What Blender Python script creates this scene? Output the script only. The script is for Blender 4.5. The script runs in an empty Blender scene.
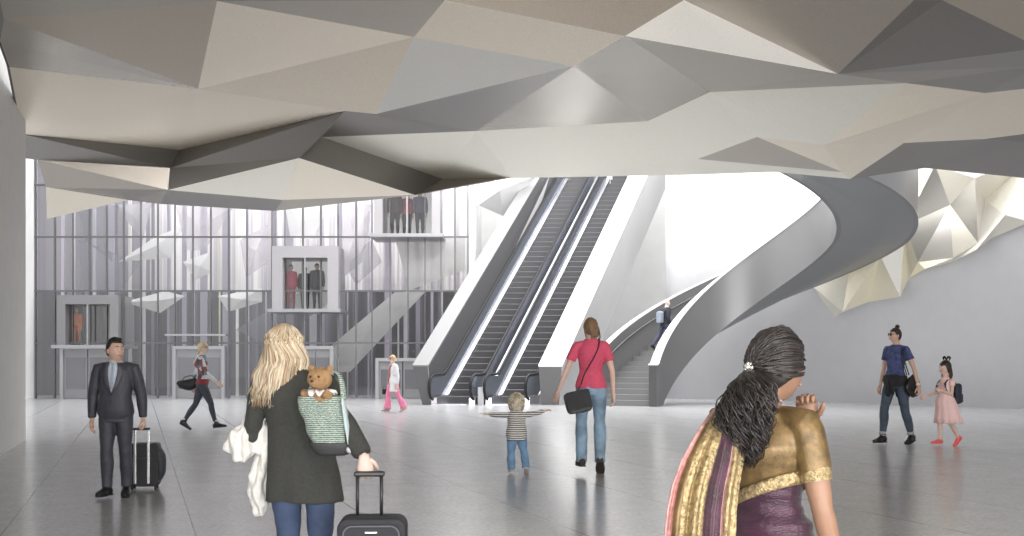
import bpy, bmesh, math, random
from mathutils import Vector, Matrix, Euler, noise
sc = bpy.context.scene
COL = sc.collection
PI = math.pi
R = math.radians
F = 1150.0
CH = 1.4
def P(px, py, Y):
    return Vector(((px-512)/F*Y, Y, CH+(360-py)/F*Y))
def PZ(px, py, z):
    return P(px, py, (z-CH)*F/(360-py))
def G(px, py):
    return P(px, py, CH*F/(py-360))

# ---------------------------------------------------------------- materials
def mat(name, col, rough=.6, metal=0, spec=.5, nz=0, nscale=8, bump=0, bscale=60, emit=0, coat=0, stretch=None, sheen=0):
    m = bpy.data.materials.new(name); m.use_nodes = True
    nt = m.node_tree; b = nt.nodes['Principled BSDF']
    b.inputs['Base Color'].default_value = (*col, 1)
    b.inputs['Roughness'].default_value = rough
    b.inputs['Metallic'].default_value = metal
    b.inputs['Specular IOR Level'].default_value = spec
    b.inputs['Coat Weight'].default_value = coat
    b.inputs['Sheen Weight'].default_value = sheen
    tc = nt.nodes.new('ShaderNodeTexCoord'); mp = nt.nodes.new('ShaderNodeMapping')
    nt.links.new(tc.outputs['Object'], mp.inputs[0])
    if stretch: mp.inputs['Scale'].default_value = stretch
    if nz:
        n = nt.nodes.new('ShaderNodeTexNoise'); n.inputs['Scale'].default_value = nscale; n.inputs['Detail'].default_value = 4
        nt.links.new(mp.outputs[0], n.inputs[0])
        r = nt.nodes.new('ShaderNodeValToRGB')
        r.color_ramp.elements[0].position = .3; r.color_ramp.elements[1].position = .7
        r.color_ramp.elements[0].color = (*[max(0, c*(1-nz)) for c in col], 1)
        r.color_ramp.elements[1].color = (*[min(1, c*(1+nz)) for c in col], 1)
        nt.links.new(n.outputs[0], r.inputs[0]); nt.links.new(r.outputs[0], b.inputs['Base Color'])
    if bump:
        n2 = nt.nodes.new('ShaderNodeTexNoise'); n2.inputs['Scale'].default_value = bscale; n2.inputs['Detail'].default_value = 3
        nt.links.new(mp.outputs[0], n2.inputs[0])
        bp = nt.nodes.new('ShaderNodeBump'); bp.inputs['Strength'].default_value = bump; bp.inputs['Distance'].default_value = .01
        nt.links.new(n2.outputs[0], bp.inputs['Height']); nt.links.new(bp.outputs[0], b.inputs['Normal'])
    if emit:
        b.inputs['Emission Color'].default_value = (*col, 1); b.inputs['Emission Strength'].default_value = emit
    return m
def stripe_mat(name, axis, scale, cols, rough=.7, pos=None):
    """bands of colour along one object axis"""
    m = bpy.data.materials.new(name); m.use_nodes = True
    nt = m.node_tree; b = nt.nodes['Principled BSDF']; b.inputs['Roughness'].default_value = rough
    tc = nt.nodes.new('ShaderNodeTexCoord'); mp = nt.nodes.new('ShaderNodeMapping')
    s = [0, 0, 0]; s[axis] = 1; mp.inputs['Scale'].default_value = s
    n = nt.nodes.new('ShaderNodeTexNoise'); n.inputs['Scale'].default_value = scale; n.inputs['Detail'].default_value = 5
    n.inputs['Roughness'].default_value = .7
    r = nt.nodes.new('ShaderNodeValToRGB'); e = r.color_ramp.elements
    k = len(cols); e[0].position = .3; e[0].color = (*cols[0], 1); e[1].position = .7; e[1].color = (*cols[-1], 1)
    for i in range(1, k-1):
        q = e.new(.3+.4*i/(k-1)); q.color = (*cols[i], 1)
    L = nt.links.new
    L(tc.outputs['Object'], mp.inputs[0]); L(mp.outputs[0], n.inputs[0]); L(n.outputs[0], r.inputs[0]); L(r.outputs[0], b.inputs['Base Color'])
    return m

# ---------------------------------------------------------------- mesh helpers
def mesh_obj(name, verts, faces, m=None, parent=None, smooth=False, mats=None, mi=None):
    me = bpy.data.meshes.new(name); me.from_pydata([tuple(v) for v in verts], [], faces); me.update()
    o = bpy.data.objects.new(name, me); COL.objects.link(o)
    for x in (mats or ([m] if m else [])): me.materials.append(x)
    if mi: me.polygons.foreach_set('material_index', mi)
    if smooth: me.polygons.foreach_set('use_smooth', [True]*len(me.polygons))
    if parent: o.parent = parent
    return o
def tag(o, label=None, cat=None, group=None, kind=None):
    if label: o['label'] = label
    if cat: o['category'] = cat
    if group: o['group'] = group
    if kind: o['kind'] = kind
    return o
def empty(name, loc=(0,0,0), rz=0):
    o = bpy.data.objects.new(name, None); COL.objects.link(o); o.location = loc; o.rotation_euler = (0,0,rz); o.empty_display_size = .1
    return o
class MB:
    def __init__(s): s.v = []; s.f = []; s.mi = []; s.cur = 0
    def add(s, vs, fs):
        b = len(s.v); s.v += [Vector(v) for v in vs]; s.f += [tuple(i+b for i in f) for f in fs]; s.mi += [s.cur]*len(fs); return s
    def box(s, x0, x1, y0, y1, z0, z1, M=None):
        vs = [Vector((x, y, z)) for z in (z0, z1) for y in (y0, y1) for x in (x0, x1)]
        if M: vs = [M @ v for v in vs]
        return s.add(vs, [(0,2,3,1),(4,5,7,6),(0,1,5,4),(2,6,7,3),(0,4,6,2),(1,3,7,5)])
    def prism(s, poly, y0, y1, M=None):
        """poly in (x,z), extruded along y"""
        n = len(poly)
        vs = [Vector((x, y0, z)) for x, z in poly]+[Vector((x, y1, z)) for x, z in poly]
        if M: vs = [M @ v for v in vs]
        return s.add(vs, [tuple(range(n)), tuple(range(2*n-1, n-1, -1))]+[(i, i+n, (i+1) % n+n, (i+1) % n) for i in range(n)])
    def tube(s, pts, rad, n=8, up=None, close=True, flat=1.0, ref=(0,0,1), interp=0):
        """loft of (elliptical) rings; rad: number or list of r or (a,b); a is along the side axis, b along the other"""
        pts = [Vector(p) for p in pts]
        k = len(pts)
        if not isinstance(rad, (list, tuple)): rad = [rad]*k
        rad = [(r, r*flat) if not isinstance(r, (list, tuple)) else r for r in rad]
        if interp:
            np_, nr = [], []
            for i in range(k-1):
                p0 = pts[max(i-1, 0)]; p1 = pts[i]; p2 = pts[i+1]; p3 = pts[min(i+2, k-1)]
                for j in range(interp):
                    t = j/interp
                    np_.append(.5*((2*p1)+(p2-p0)*t+(2*p0-5*p1+4*p2-p3)*t*t+(3*p1-p0-3*p2+p3)*t**3))
                    w = t*t*(3-2*t)
                    nr.append((rad[i][0]*(1-w)+rad[i+1][0]*w, rad[i][1]*(1-w)+rad[i+1][1]*w))
            np_.append(pts[-1]); nr.append(rad[-1]); pts, rad = np_, nr; k = len(pts)
        ref = Vector(ref); vs = []; prev = None
        for i in range(k):
            t = (pts[min(i+1, k-1)]-pts[max(i-1, 0)])
            if t.length < 1e-9: t = Vector((0, 0, 1))
            t.normalize()
            a = ref.cross(t)
            if a.length < .15: a = prev.copy() if prev else Vector((1, 0, 0)).cross(t)
            if prev and a.dot(prev) < 0: a = -a
            a.normalize(); prev = a
            b = t.cross(a).normalized()
            for j in range(n):
                th = 2*PI*j/n
                vs.append(pts[i]+a*rad[i][0]*math.cos(th)+b*rad[i][1]*math.sin(th))
        fs = [(i*n+j, i*n+(j+1) % n, (i+1)*n+(j+1) % n, (i+1)*n+j) for i in range(k-1) for j in range(n)]
        if close: fs += [tuple(range(n-1, -1, -1)), tuple((k-1)*n+j for j in range(n))]
        return s.add(vs, fs)
    def ball(s, c, r, n=12, m=8, M=None):
        c = Vector(c); r = r if isinstance(r, (list, tuple)) else (r, r, r); vs = []
        for i in range(m+1):
            ph = PI*i/m
            rr = max(math.sin(ph), .02)
            for j in range(n):
                th = 2*PI*j/n
                v = Vector((r[0]*rr*math.cos(th), r[1]*rr*math.sin(th), -r[2]*math.cos(ph)))
                vs.append(c+(M @ v if M else v))
        fs = [(i*n+j, i*n+(j+1) % n, (i+1)*n+(j+1) % n, (i+1)*n+j) for i in range(m) for j in range(n)]
        fs += [tuple(range(n-1, -1, -1)), tuple(m*n+j for j in range(n))]
        return s.add(vs, fs)
    def rings(s, rs, n=24, close=True, power=1):
        """rs: list of (center, a (x half width), b (y half depth)); horizontal rings"""
        vs = []
        for c, a, b in rs:
            for j in range(n):
                th = 2*PI*j/n; cx, sx = math.cos(th), math.sin(th)
                if power != 1: cx = math.copysign(abs(cx)**power, cx); sx = math.copysign(abs(sx)**power, sx)
                vs.append(Vector(c)+Vector((a*cx, b*sx, 0)))
        k = len(rs)
        fs = [(i*n+j, i*n+(j+1) % n, (i+1)*n+(j+1) % n, (i+1)*n+j) for i in range(k-1) for j in range(n)]
        if close: fs += [tuple(range(n-1, -1, -1)), tuple((k-1)*n+j for j in range(n))]
        return s.add(vs, fs)
    def build(s, name, m=None, parent=None, smooth=False, mats=None, bevel=0, offset=None):
        if offset: s.v = [v+Vector(offset) for v in s.v]
        o = mesh_obj(name, s.v, s.f, m, parent, smooth, mats, s.mi if mats else None)
        bm = bmesh.new(); bm.from_mesh(o.data); bmesh.ops.recalc_face_normals(bm, faces=bm.faces); bm.to_mesh(o.data); bm.free()
        if bevel:
            md = o.modifiers.new('b', 'BEVEL'); md.width = bevel; md.segments = 2; md.limit_method = 'ANGLE'
        return o
def bake(o, mods=()):
    dg = bpy.context.evaluated_depsgraph_get(); dg.update()
    me = bpy.data.meshes.new_from_object(o.evaluated_get(dg)); old = o.data; ms = list(old.materials)
    o.modifiers.clear(); o.data = me
    if len(me.materials) == 0:
        for x in ms: me.materials.append(x)
    return o
def remesh(o, vox=.008, smooth=4, folds=0, fscale=6, fdir=(1, 1, .35), seed=0):
    md = o.modifiers.new('r', 'REMESH'); md.mode = 'VOXEL'; md.voxel_size = vox; md.use_smooth_shade = True
    if smooth:
        sm = o.modifiers.new('s', 'SMOOTH'); sm.factor = .5; sm.iterations = smooth
    bake(o)
    if folds:
        me = o.data; me.update(); nv = len(me.vertices)
        co = [0.0]*(nv*3); no = [0.0]*(nv*3); me.vertices.foreach_get('co', co); me.vertices.foreach_get('normal', no)
        for i in range(0, nv*3, 3):
            p = Vector((co[i]*fdir[0], co[i+1]*fdir[1], co[i+2]*fdir[2]))*fscale + Vector((seed, seed*.3, 0))
            d = (noise.noise(p)*.7+noise.noise(p*2.3)*.3)*folds*1.6
            co[i] += no[i]*d; co[i+1] += no[i+1]*d; co[i+2] += no[i+2]*d
        me.vertices.foreach_set('co', co); me.update()
    o.data.polygons.foreach_set('use_smooth', [True]*len(o.data.polygons))
    return o

# ================================================================= SETTING
M = {}
M['floor'] = None
def floor_mat():
    m = bpy.data.materials.new('polished_stone_floor'); m.use_nodes = True
    nt = m.node_tree; b = nt.nodes['Principled BSDF']; L = nt.links.new; N = nt.nodes.new
    tc = N('ShaderNodeTexCoord')
    n = N('ShaderNodeTexNoise'); n.inputs['Scale'].default_value = 22; n.inputs['Detail'].default_value = 8
    L(tc.outputs['Object'], n.inputs[0])
    r = N('ShaderNodeValToRGB'); r.color_ramp.elements[0].position = .3; r.color_ramp.elements[1].position = .7
    r.color_ramp.elements[0].color = (.37, .375, .385, 1); r.color_ramp.elements[1].color = (.49, .495, .505, 1)
    L(n.outputs[0], r.inputs[0])
    sx = N('ShaderNodeSeparateXYZ'); L(tc.outputs['Object'], sx.inputs[0])
    def joint(ax, ay, off, sp, w):
        m1 = N('ShaderNodeMath'); m1.operation = 'MULTIPLY'; m1.inputs[1].default_value = ax; L(sx.outputs[0], m1.inputs[0])
        m2 = N('ShaderNodeMath'); m2.operation = 'MULTIPLY_ADD'; m2.inputs[1].default_value = ay; L(sx.outputs[1], m2.inputs[0]); L(m1.outputs[0], m2.inputs[2])
        m3 = N('ShaderNodeMath'); m3.operation = 'ADD'; m3.inputs[1].default_value = -off; L(m2.outputs[0], m3.inputs[0])
        m4 = N('ShaderNodeMath'); m4.operation = 'PINGPONG'; m4.inputs[1].default_value = sp/2; L(m3.outputs[0], m4.inputs[0])
        m5 = N('ShaderNodeMath'); m5.operation = 'LESS_THAN'; m5.inputs[1].default_value = w; L(m4.outputs[0], m5.inputs[0]); return m5
    j1 = joint(1, .325, -1.1, 1.56, .007)
    j2 = joint(-.325, 1, 1.0, 6.2, .005)
    mx = N('ShaderNodeMath'); mx.operation = 'MAXIMUM'; L(j1.outputs[0], mx.inputs[0]); L(j2.outputs[0], mx.inputs[1])
    mc = N('ShaderNodeMix'); mc.data_type = 'RGBA'; L(mx.outputs[0], mc.inputs[0]); L(r.outputs[0], mc.inputs[6]); mc.inputs[7].default_value = (.08, .08, .085, 1)
    L(mc.outputs[2], b.inputs['Base Color'])
    n2 = N('ShaderNodeTexNoise'); n2.inputs['Scale'].default_value = 3.0; n2.inputs['Detail'].default_value = 5; L(tc.outputs['Object'], n2.inputs[0])
    mr = N('ShaderNodeMapRange'); mr.inputs[3].default_value = .15; mr.inputs[4].default_value = .27; L(n2.outputs[0], mr.inputs[0]); L(mr.outputs[0], b.inputs['Roughness'])
    b.inputs['Specular IOR Level'].default_value = .5
    bn = N('ShaderNodeBump'); bn.inputs['Strength'].default_value = .04; bn.inputs['Distance'].default_value = .01; L(n.outputs[0], bn.inputs['Height']); L(bn.outputs[0], b.inputs['Normal'])
    return m
tag(mesh_obj('floor', [(-30, -8, 0), (30, -8, 0), (30, 62, 0), (-30, 62, 0)], [(0, 1, 2, 3)], floor_mat()), kind='structure')

# ceiling of folded metal panels
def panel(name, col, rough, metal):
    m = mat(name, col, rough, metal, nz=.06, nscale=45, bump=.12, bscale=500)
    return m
CM = [panel('panel_lit_pale', (.95, .865, .74), .42, .6), panel('panel_lit_bright', (1, .98, .93), .5, .4),  # one metal in lit and shaded tones, fall of light painted into the colours
      panel('panel_shade_mid', (.50, .46, .41), .42, .6), panel('panel_shade_dark', (.25, .235, .22), .34, .6),
      panel('panel_mirror', (.47, .43, .385), .20, .9), panel('panel_lit_white', (1, .945, .85), .45, .5),
      panel('panel_shade_gold', (.55, .49, .41), .42, .6)]
cv = dict(
 L0=(0,42,5.6), L1=(9,67,5.5), L2=(22,134,5.6), L3=(24,158,5.4), A0=(4,19,5.6), T0=(0,0,5.6), A1=(217,1,5.5), A2=(198,89,5.35), B2=(180,150,5.75),
 P3=(345,111,5.8), P4=(322,137,5.75), P5=(299,158,5.2), P6=(168,190,4.9), P7=(283,200,4.85), P8=(275,211,4.9), P9=(160,204,4.85), P10=(128,200,4.95),
 P11=(47,219,4.7), P12=(46,187,5.0), P13=(38,160,5.4), P15=(170,168,5.35), P16=(415,195,5.0), P17=(443,179,5.5), P18=(476,131,5.75), P19=(512,178,5.35),
 V7=(414,37,5.5), V8=(376,114,5.05), V9=(574,66,5.3), T1=(445,0,5.6), T2=(684,0,5.95), T3=(914,0,5.6), T4=(942,0,5.6), E1=(1040,48,5.5), E2=(1040,66,5.6), E3=(1040,87,5.8), E4=(1040,132,5.6), E5=(1040,143,5.5), E6=(1040,181,5.3),
 R1=(625,36,5.4), R2=(838,74,5.2), R5=(985,93,5.75), R6=(906,83,5.9), R7=(710,92,5.9), R8=(648,121,5.8), R9=(823,145,5.45), R10=(757,137,5.65), R11=(698,159,5.5),
 R12=(850,179,5.25), R13=(904,143,5.6), R14=(600,172,5.4), R15=(985,139,5.6), S1=(685,175,5.4), S2=(776,172,5.45), S3=(925,168,5.5), S4=(1024,178,5.3), R17=(842,172,5.3))
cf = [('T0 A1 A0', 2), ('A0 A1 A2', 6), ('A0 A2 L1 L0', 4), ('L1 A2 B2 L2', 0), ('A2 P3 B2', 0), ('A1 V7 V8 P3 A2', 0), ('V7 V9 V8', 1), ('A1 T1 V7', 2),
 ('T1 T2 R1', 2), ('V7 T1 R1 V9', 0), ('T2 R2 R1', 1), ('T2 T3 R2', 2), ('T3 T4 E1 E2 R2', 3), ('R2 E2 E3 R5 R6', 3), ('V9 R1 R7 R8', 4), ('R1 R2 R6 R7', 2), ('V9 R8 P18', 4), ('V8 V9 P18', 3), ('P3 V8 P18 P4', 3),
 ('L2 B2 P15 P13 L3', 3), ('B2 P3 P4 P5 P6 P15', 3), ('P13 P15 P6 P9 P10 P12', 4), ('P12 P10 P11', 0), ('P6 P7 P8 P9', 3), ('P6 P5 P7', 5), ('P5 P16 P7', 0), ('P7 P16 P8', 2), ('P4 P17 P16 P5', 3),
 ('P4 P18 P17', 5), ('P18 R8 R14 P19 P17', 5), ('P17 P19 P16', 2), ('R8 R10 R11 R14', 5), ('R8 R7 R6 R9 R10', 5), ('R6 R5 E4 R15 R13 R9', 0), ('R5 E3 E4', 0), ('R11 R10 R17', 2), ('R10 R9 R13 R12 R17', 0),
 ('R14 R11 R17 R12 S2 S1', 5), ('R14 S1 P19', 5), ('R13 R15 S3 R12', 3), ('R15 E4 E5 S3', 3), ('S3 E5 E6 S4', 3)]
ids = {k: i for i, k in enumerate(cv)}
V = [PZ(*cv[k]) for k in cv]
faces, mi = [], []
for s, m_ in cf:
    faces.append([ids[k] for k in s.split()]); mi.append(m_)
def ext(key, p):
    ids[key] = len(V); V.append(Vector(p))
ext('Xa', (-9.5, -6, 6.0)); ext('Xb', (-2, -6, 5.7)); ext('Xc', (1.5, -6, 6.2)); ext('Xd', (7, -6, 5.8)); ext('Xe', (16, -6, 6.0)); ext('Xf', (19, 12, 5.9)); ext('Xg', (20, 17, 5.8)); ext('Xh', (20, 25, 5.6)); ext('Xk', (-9, 6, 5.7)); ext('Xl', (-6.5, 14.2, 5.65))
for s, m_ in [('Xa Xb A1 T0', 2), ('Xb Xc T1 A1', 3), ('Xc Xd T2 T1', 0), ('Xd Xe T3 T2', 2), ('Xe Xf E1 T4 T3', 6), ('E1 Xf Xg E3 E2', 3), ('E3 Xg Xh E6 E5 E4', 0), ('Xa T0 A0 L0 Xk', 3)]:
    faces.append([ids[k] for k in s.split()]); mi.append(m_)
tri_f, tri_m = [], []
bm = bmesh.new(); bvs = [bm.verts.new(v) for v in V]
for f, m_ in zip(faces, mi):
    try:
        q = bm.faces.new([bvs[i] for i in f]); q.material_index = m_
    except ValueError: pass
bmesh.ops.triangulate(bm, faces=bm.faces[:], quad_method='BEAUTY', ngon_method='BEAUTY')
bmesh.ops.recalc_face_normals(bm, faces=bm.faces[:])
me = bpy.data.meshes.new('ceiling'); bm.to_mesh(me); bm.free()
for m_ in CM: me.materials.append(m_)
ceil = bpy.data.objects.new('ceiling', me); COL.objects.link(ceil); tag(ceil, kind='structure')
sd = ceil.modifiers.new('t', 'SOLIDIFY'); sd.thickness = .04; sd.offset = 1
# dark trim along the left edge of the ceiling
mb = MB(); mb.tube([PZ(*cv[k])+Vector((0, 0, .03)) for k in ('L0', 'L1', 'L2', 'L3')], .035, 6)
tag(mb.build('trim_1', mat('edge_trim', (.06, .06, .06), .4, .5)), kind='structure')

# walls
M['plaster'] = mat('white_plaster', (.84, .84, .84), .7, nz=.02, nscale=2)
M['plaster_grey'] = mat('grey_plaster', (.72, .72, .745), .75, nz=.02, nscale=2)
M['column'] = mat('pale_column_plaster', (.66, .66, .66), .7, nz=.03, nscale=3)
d = Vector((-.3125, 1, 0)); a = Vector((-8.5, 20.1, 0))
def wallbox(name, p, q, h, th, m, z0=0, side=1):
    p = Vector(p); q = Vector(q); n = (q-p).cross(Vector((0, 0, 1))).normalized()*th*side; n.z = 0
    vs = [p, q, q+n, p+n]; vs = [Vector((v.x, v.y, z0)) for v in vs]+[Vector((v.x, v.y, h)) for v in vs]
    o = MB().add(vs, [(0, 1, 2, 3), (4, 5, 6, 7), (0, 1, 5, 4), (1, 2, 6, 5), (2, 3, 7, 6), (3, 0, 4, 7)]).build(name, m)
    tag(o, kind='structure'); return o
near = a-d*20
wallbox('wall_left', (near.x, near.y, 0), a, 9.5, 4.0, M['column'], side=-1)
LX = (35-512)/F*42; gx1 = (469-512)/F*42
wallbox('wall_left_rear', (LX-.02-.25, 24, 0), (LX, 42.2, 0), 11, .5, M['plaster'], side=-1)
# right wall, facing the hall, slightly curved in plan
_k = [(1.5, 44.6), (5.75, 42.0), (10.9, 38.0), (14.75, 32.8), (19.5, 25.0), (24, 14), (25, -6), (25.2, -20)]
pts = []
for i in range(1, 6):
    p0, p1, p2, p3 = [Vector(q) for q in _k[i-1:i+3]]
    for j in range(6):
        t = j/6; v = .5*((2*p1)+(p2-p0)*t+(2*p0-5*p1+4*p2-p3)*t*t+(3*p1-p0-3*p2+p3)*t**3); pts.append((v.x, v.y))
pts.append((25, -6))
vs = []; fs = []
for i, (x, y) in enumerate(pts): vs += [(x, y, 0), (x, y, 13)]
fs = [(2*i, 2*i+2, 2*i+3, 2*i+1) for i in range(len(pts)-1)]
rw = mesh_obj('wall_right', vs, fs, M['plaster_grey'], smooth=True); sd = rw.modifiers.new('t', 'SOLIDIFY'); sd.thickness = .3; sd.offset = 1; tag(rw, kind='structure')
wallbox('wall_rear_right', (5.95, 42.3, 0), (8.4, 51, 0), 13, .2, M['plaster'], side=1)
wallbox('wall_rear', (-20, 51, 0), (8.6, 51, 0), 13, .3, M['plaster'], side=-1)
wallbox('wall_rear_side', (gx1+.02, 42, 0), (gx1+.02, 51, 0), 11, .2, M['plaster'], side=1)

# glazed lift lobby
M['frame'] = mat('satin_steel_frame', (.42, .42, .44), .4, .6)
M['mull'] = mat('dark_mullion', (.17, .17, .175), .4, .5)
g = bpy.data.materials.new('lobby_glass'); g.use_nodes = True
nt = g.node_tree; nt.nodes.clear(); L = nt.links.new
o_ = nt.nodes.new('ShaderNodeOutputMaterial'); mx = nt.nodes.new('ShaderNodeMixShader'); tr = nt.nodes.new('ShaderNodeBsdfTransparent'); gl = nt.nodes.new('ShaderNodeBsdfGlossy'); fr = nt.nodes.new('ShaderNodeFresnel')
fr.inputs[0].default_value = 1.6; tr.inputs[0].default_value = (.92, .92, .93, 1); gl.inputs['Roughness'].default_value = .03
ad = nt.nodes.new('ShaderNodeMath'); ad.operation = 'ADD'; ad.inputs[1].default_value = .08; L(fr.outputs[0], ad.inputs[0]); L(ad.outputs[0], mx.inputs[0]); L(tr.outputs[0], mx.inputs[1]); L(gl.outputs[0], mx.inputs[2]); L(mx.outputs[0], o_.inputs[0])
M['glass'] = g
win = mesh_obj('window_1', [(LX, 42, 0), (gx1, 42, 0), (gx1, 42, 11), (LX, 42, 11)], [(0, 1, 2, 3)], g); tag(win, kind='structure')
rnd = random.Random(4)
xpix = [36, 55, 73, 90, 107, 124, 141, 158, 175, 193, 211, 229, 247, 272, 285, 303, 321, 338, 356, 372, 390, 408, 425, 441, 455, 468]
for px in xpix:
    x = (px-512)/F*42; w = rnd.choice([.03, .045, .06])
    o = MB().box(x-w/2, x+w/2, 41.93, 42.06, 0, 11).build('mullion', M['mull'], win)
for py in (343, 291, 237, 185, 131):
    z = CH+(360-py)/F*42
    MB().box(LX, gx1, 41.94, 42.04, z-.03, z+.03).build('transom', M['mull'], win)
# lobby rear wall: dark lower storey, pale striped upper storeys
low = stripe_mat('lobby_lower', 0, 1.3, [(.05, .05, .055), (.13, .13, .145), (.08, .08, .09), (.24, .24, .27), (.13, .13, .15)])
upm = stripe_mat('lobby_upper', 0, 1.1, [(.26, .25, .27), (.80, .79, .79), (.50, .48, .50), (.95, .94, .92), (.45, .42, .45), (.93, .92, .90)])
upl = stripe_mat('lobby_upper_grey', 0, 1.2, [(.16, .16, .18), (.36, .35, .37), (.25, .24, .27), (.48, .47, .46)])
xm = (150-512)/F*45.5
mesh_obj_ = MB().box(-20, -1.6, 45.5, 45.7, 0, 4.1); tag(mesh_obj_.build('wall_lobby_lower', low), kind='structure')
tag(MB().box(xm, -1.6, 45.5, 45.7, 4.1, 11.2).build('wall_lobby_upper', upm), kind='structure')
tag(MB().box(-20, xm, 45.5, 45.7, 4.1, 11.2).build('wall_lobby_corner', upl), kind='structure')
tag(MB().box(-19, -2, 42.3, 45.5, 3.82, 3.92).build('floor_gallery', M['plaster_grey']), kind='structure') if False else None
# vertical glass fins and pipes in the lobby, pale and lilac
finm = [mat('fin_%d' % i, c, .35, .2) for i, c in enumerate([(.75, .74, .78), (.42, .40, .47), (.62, .58, .68), (.85, .84, .8), (.25, .25, .28), (.70, .70, .52)])]
for k in range(34):
    px = 60+k*12+rnd.uniform(-4, 4); Y = rnd.uniform(43.6, 45.0); x = (px-512)/F*Y
    w = rnd.choice([.04, .06, .1, .16, .26]); mt = rnd.choice(finm)
    o = MB().box(x-w/2, x+w/2, Y, Y+.12, 0, 11).build('fin', mt, win)
# added translucent sheets imitating reflections of folded facets in the glass
pm = bpy.data.materials.new('reflection_panel'); pm.use_nodes = True
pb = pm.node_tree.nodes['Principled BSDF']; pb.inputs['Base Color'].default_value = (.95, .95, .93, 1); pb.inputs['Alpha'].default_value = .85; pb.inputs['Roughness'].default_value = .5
pm2 = pm.copy(); pm2.name = 'reflection_lilac_panel'; pm2.node_tree.nodes['Principled BSDF'].inputs['Base Color'].default_value = (.74, .70, .76, 1); pm2.node_tree.nodes['Principled BSDF'].inputs['Alpha'].default_value = .55
pm3 = pm.copy(); pm3.name = 'reflection_dark_panel'; pm3.node_tree.nodes['Principled BSDF'].inputs['Base Color'].default_value = (.35, .35, .42, 1); pm3.node_tree.nodes['Principled BSDF'].inputs['Alpha'].default_value = .4
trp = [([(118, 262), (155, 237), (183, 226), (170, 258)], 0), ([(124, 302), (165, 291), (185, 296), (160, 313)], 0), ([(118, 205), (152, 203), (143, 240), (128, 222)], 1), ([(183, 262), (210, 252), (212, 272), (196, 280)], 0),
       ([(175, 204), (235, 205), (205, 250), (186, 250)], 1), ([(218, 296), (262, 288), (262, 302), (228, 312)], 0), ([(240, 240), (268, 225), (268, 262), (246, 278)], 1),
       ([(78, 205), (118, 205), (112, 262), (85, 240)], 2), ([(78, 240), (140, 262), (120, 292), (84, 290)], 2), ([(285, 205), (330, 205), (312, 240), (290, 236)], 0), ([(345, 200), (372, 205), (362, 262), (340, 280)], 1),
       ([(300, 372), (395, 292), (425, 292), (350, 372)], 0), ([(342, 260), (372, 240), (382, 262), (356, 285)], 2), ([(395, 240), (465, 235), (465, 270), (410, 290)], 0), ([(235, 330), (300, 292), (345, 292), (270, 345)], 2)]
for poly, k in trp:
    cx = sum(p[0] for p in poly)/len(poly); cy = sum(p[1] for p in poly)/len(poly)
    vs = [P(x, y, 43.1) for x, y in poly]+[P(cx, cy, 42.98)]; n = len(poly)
    mesh_obj('reflection_facet', vs, [(i, (i+1) % n, n) for i in range(n)], [pm, pm2, pm3][k], win)

# lift doorways at floor level
def doorway(x0, x1, ytop, label, w=.12):
    X0 = (x0-512)/F*41.9; X1 = (x1-512)/F*41.9; z = CH+(360-ytop)/F*41.9
    r = empty('lift_doorway', ((X0+X1)/2, 41.8, 0)); tag(r, label, 'lift door', 'lift doorways in the glass wall')
    h = (X1-X0)/2
    MB().box(-h, -h+w, -.12, .1, 0, z).box(h-w, h, -.12, .1, 0, z).box(-h+w, h-w, -.12, .1, z-w, z).build('frame', M['frame'], r)
    for s in (-1, 1):
        f = MB().box(min(s*.02, s*(h-w)), max(s*.02, s*(h-w)), -.03, .0, .02, z-w).build('door_leaf', M['leaf'], r)
        b0 = s*(h-w)*.5
        MB().box(b0-.18*h*2, b0+.18*h*2, -.045, -.03, .35, z-w-.3).build('door_panel', M['leaf2'], f)
    return r
M['leaf'] = mat('lift_door_steel', (.30, .30, .31), .35, .5); M['leaf2'] = mat('lift_door_glass', (.20, .20, .215), .15, .3)
doorway(62, 116, 346, 'steel lift doorway at the far left, under the orange-clad passenger')
doorway(174, 226, 346, 'steel lift doorway behind the striding woman in sunglasses')
doorway(298, 334, 346, 'steel lift doorway behind the blonde woman with the teddy bear bag')
doorway(376, 430, 358, 'low steel lift doorway beside the escalator, behind the woman in pink trousers')
# canopies and lift cars
def car(x0, x1, y0, y1, label, t=.2, mt=None):
    Y = 41.6
    X0 = (x0-512)/F*Y; X1 = (x1-512)/F*Y; z0 = CH+(360-y1)/F*Y; z1 = CH+(360-y0)/F*Y; h = (X1-X0)/2
    r = empty('lift_car', ((X0+X1)/2, Y, z0)); tag(r, label, 'lift'); H = z1-z0
    mt = mt or M['carw']
    MB().box(-h, -h+t, 0, 1.8, 0, H).build('side_frame', mt, r); MB().box(h-t, h, 0, 1.8, 0, H).build('side_frame', mt, r)
    MB().box(-h+t, h-t, 0, 1.8, H-t*1.1, H).build('header', mt, r)
    MB().box(-h-.12, h+.12, -.25, 1.85, -.12, .0).build('car_floor', M['frame'], r)
    MB().box(-h+t, h-t, 1.75, 1.8, 0, H-t*1.1).build('rear_panel', M['carback'], r)
    MB().box(-.025, .025, -.02, .02, 0, H-t*1.1).build('door_post', M['frame'], r)
    return r
M['carw'] = mat('lift_car_frame', (.40, .39, .41), .5, .1); M['carback'] = mat('lift_car_back_glow', (.92, .92, .9), .5, emit=.25); M['card'] = mat('lift_car_dark_frame', (.27, .27, .28), .45, .3); M['carback2'] = mat('lift_car_back_dark', (.35, .35, .36), .5)  # pale car back glows by itself, brightness put into the material
car(272, 338, 246, 309, 'pale framed lift car stopped above the blonde woman, three passengers inside', .38)
car(374, 440, 176, 234, 'upper lift car just under the ceiling near the escalator', .3)
c3 = car(57, 118, 295, 345, 'dark framed lift car at the far left with one orange-clad passenger', .3, M['card'])
for ch in c3.children:
    if ch.name.startswith('rear_panel'): ch.data.materials[0] = M['carback2']
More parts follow.
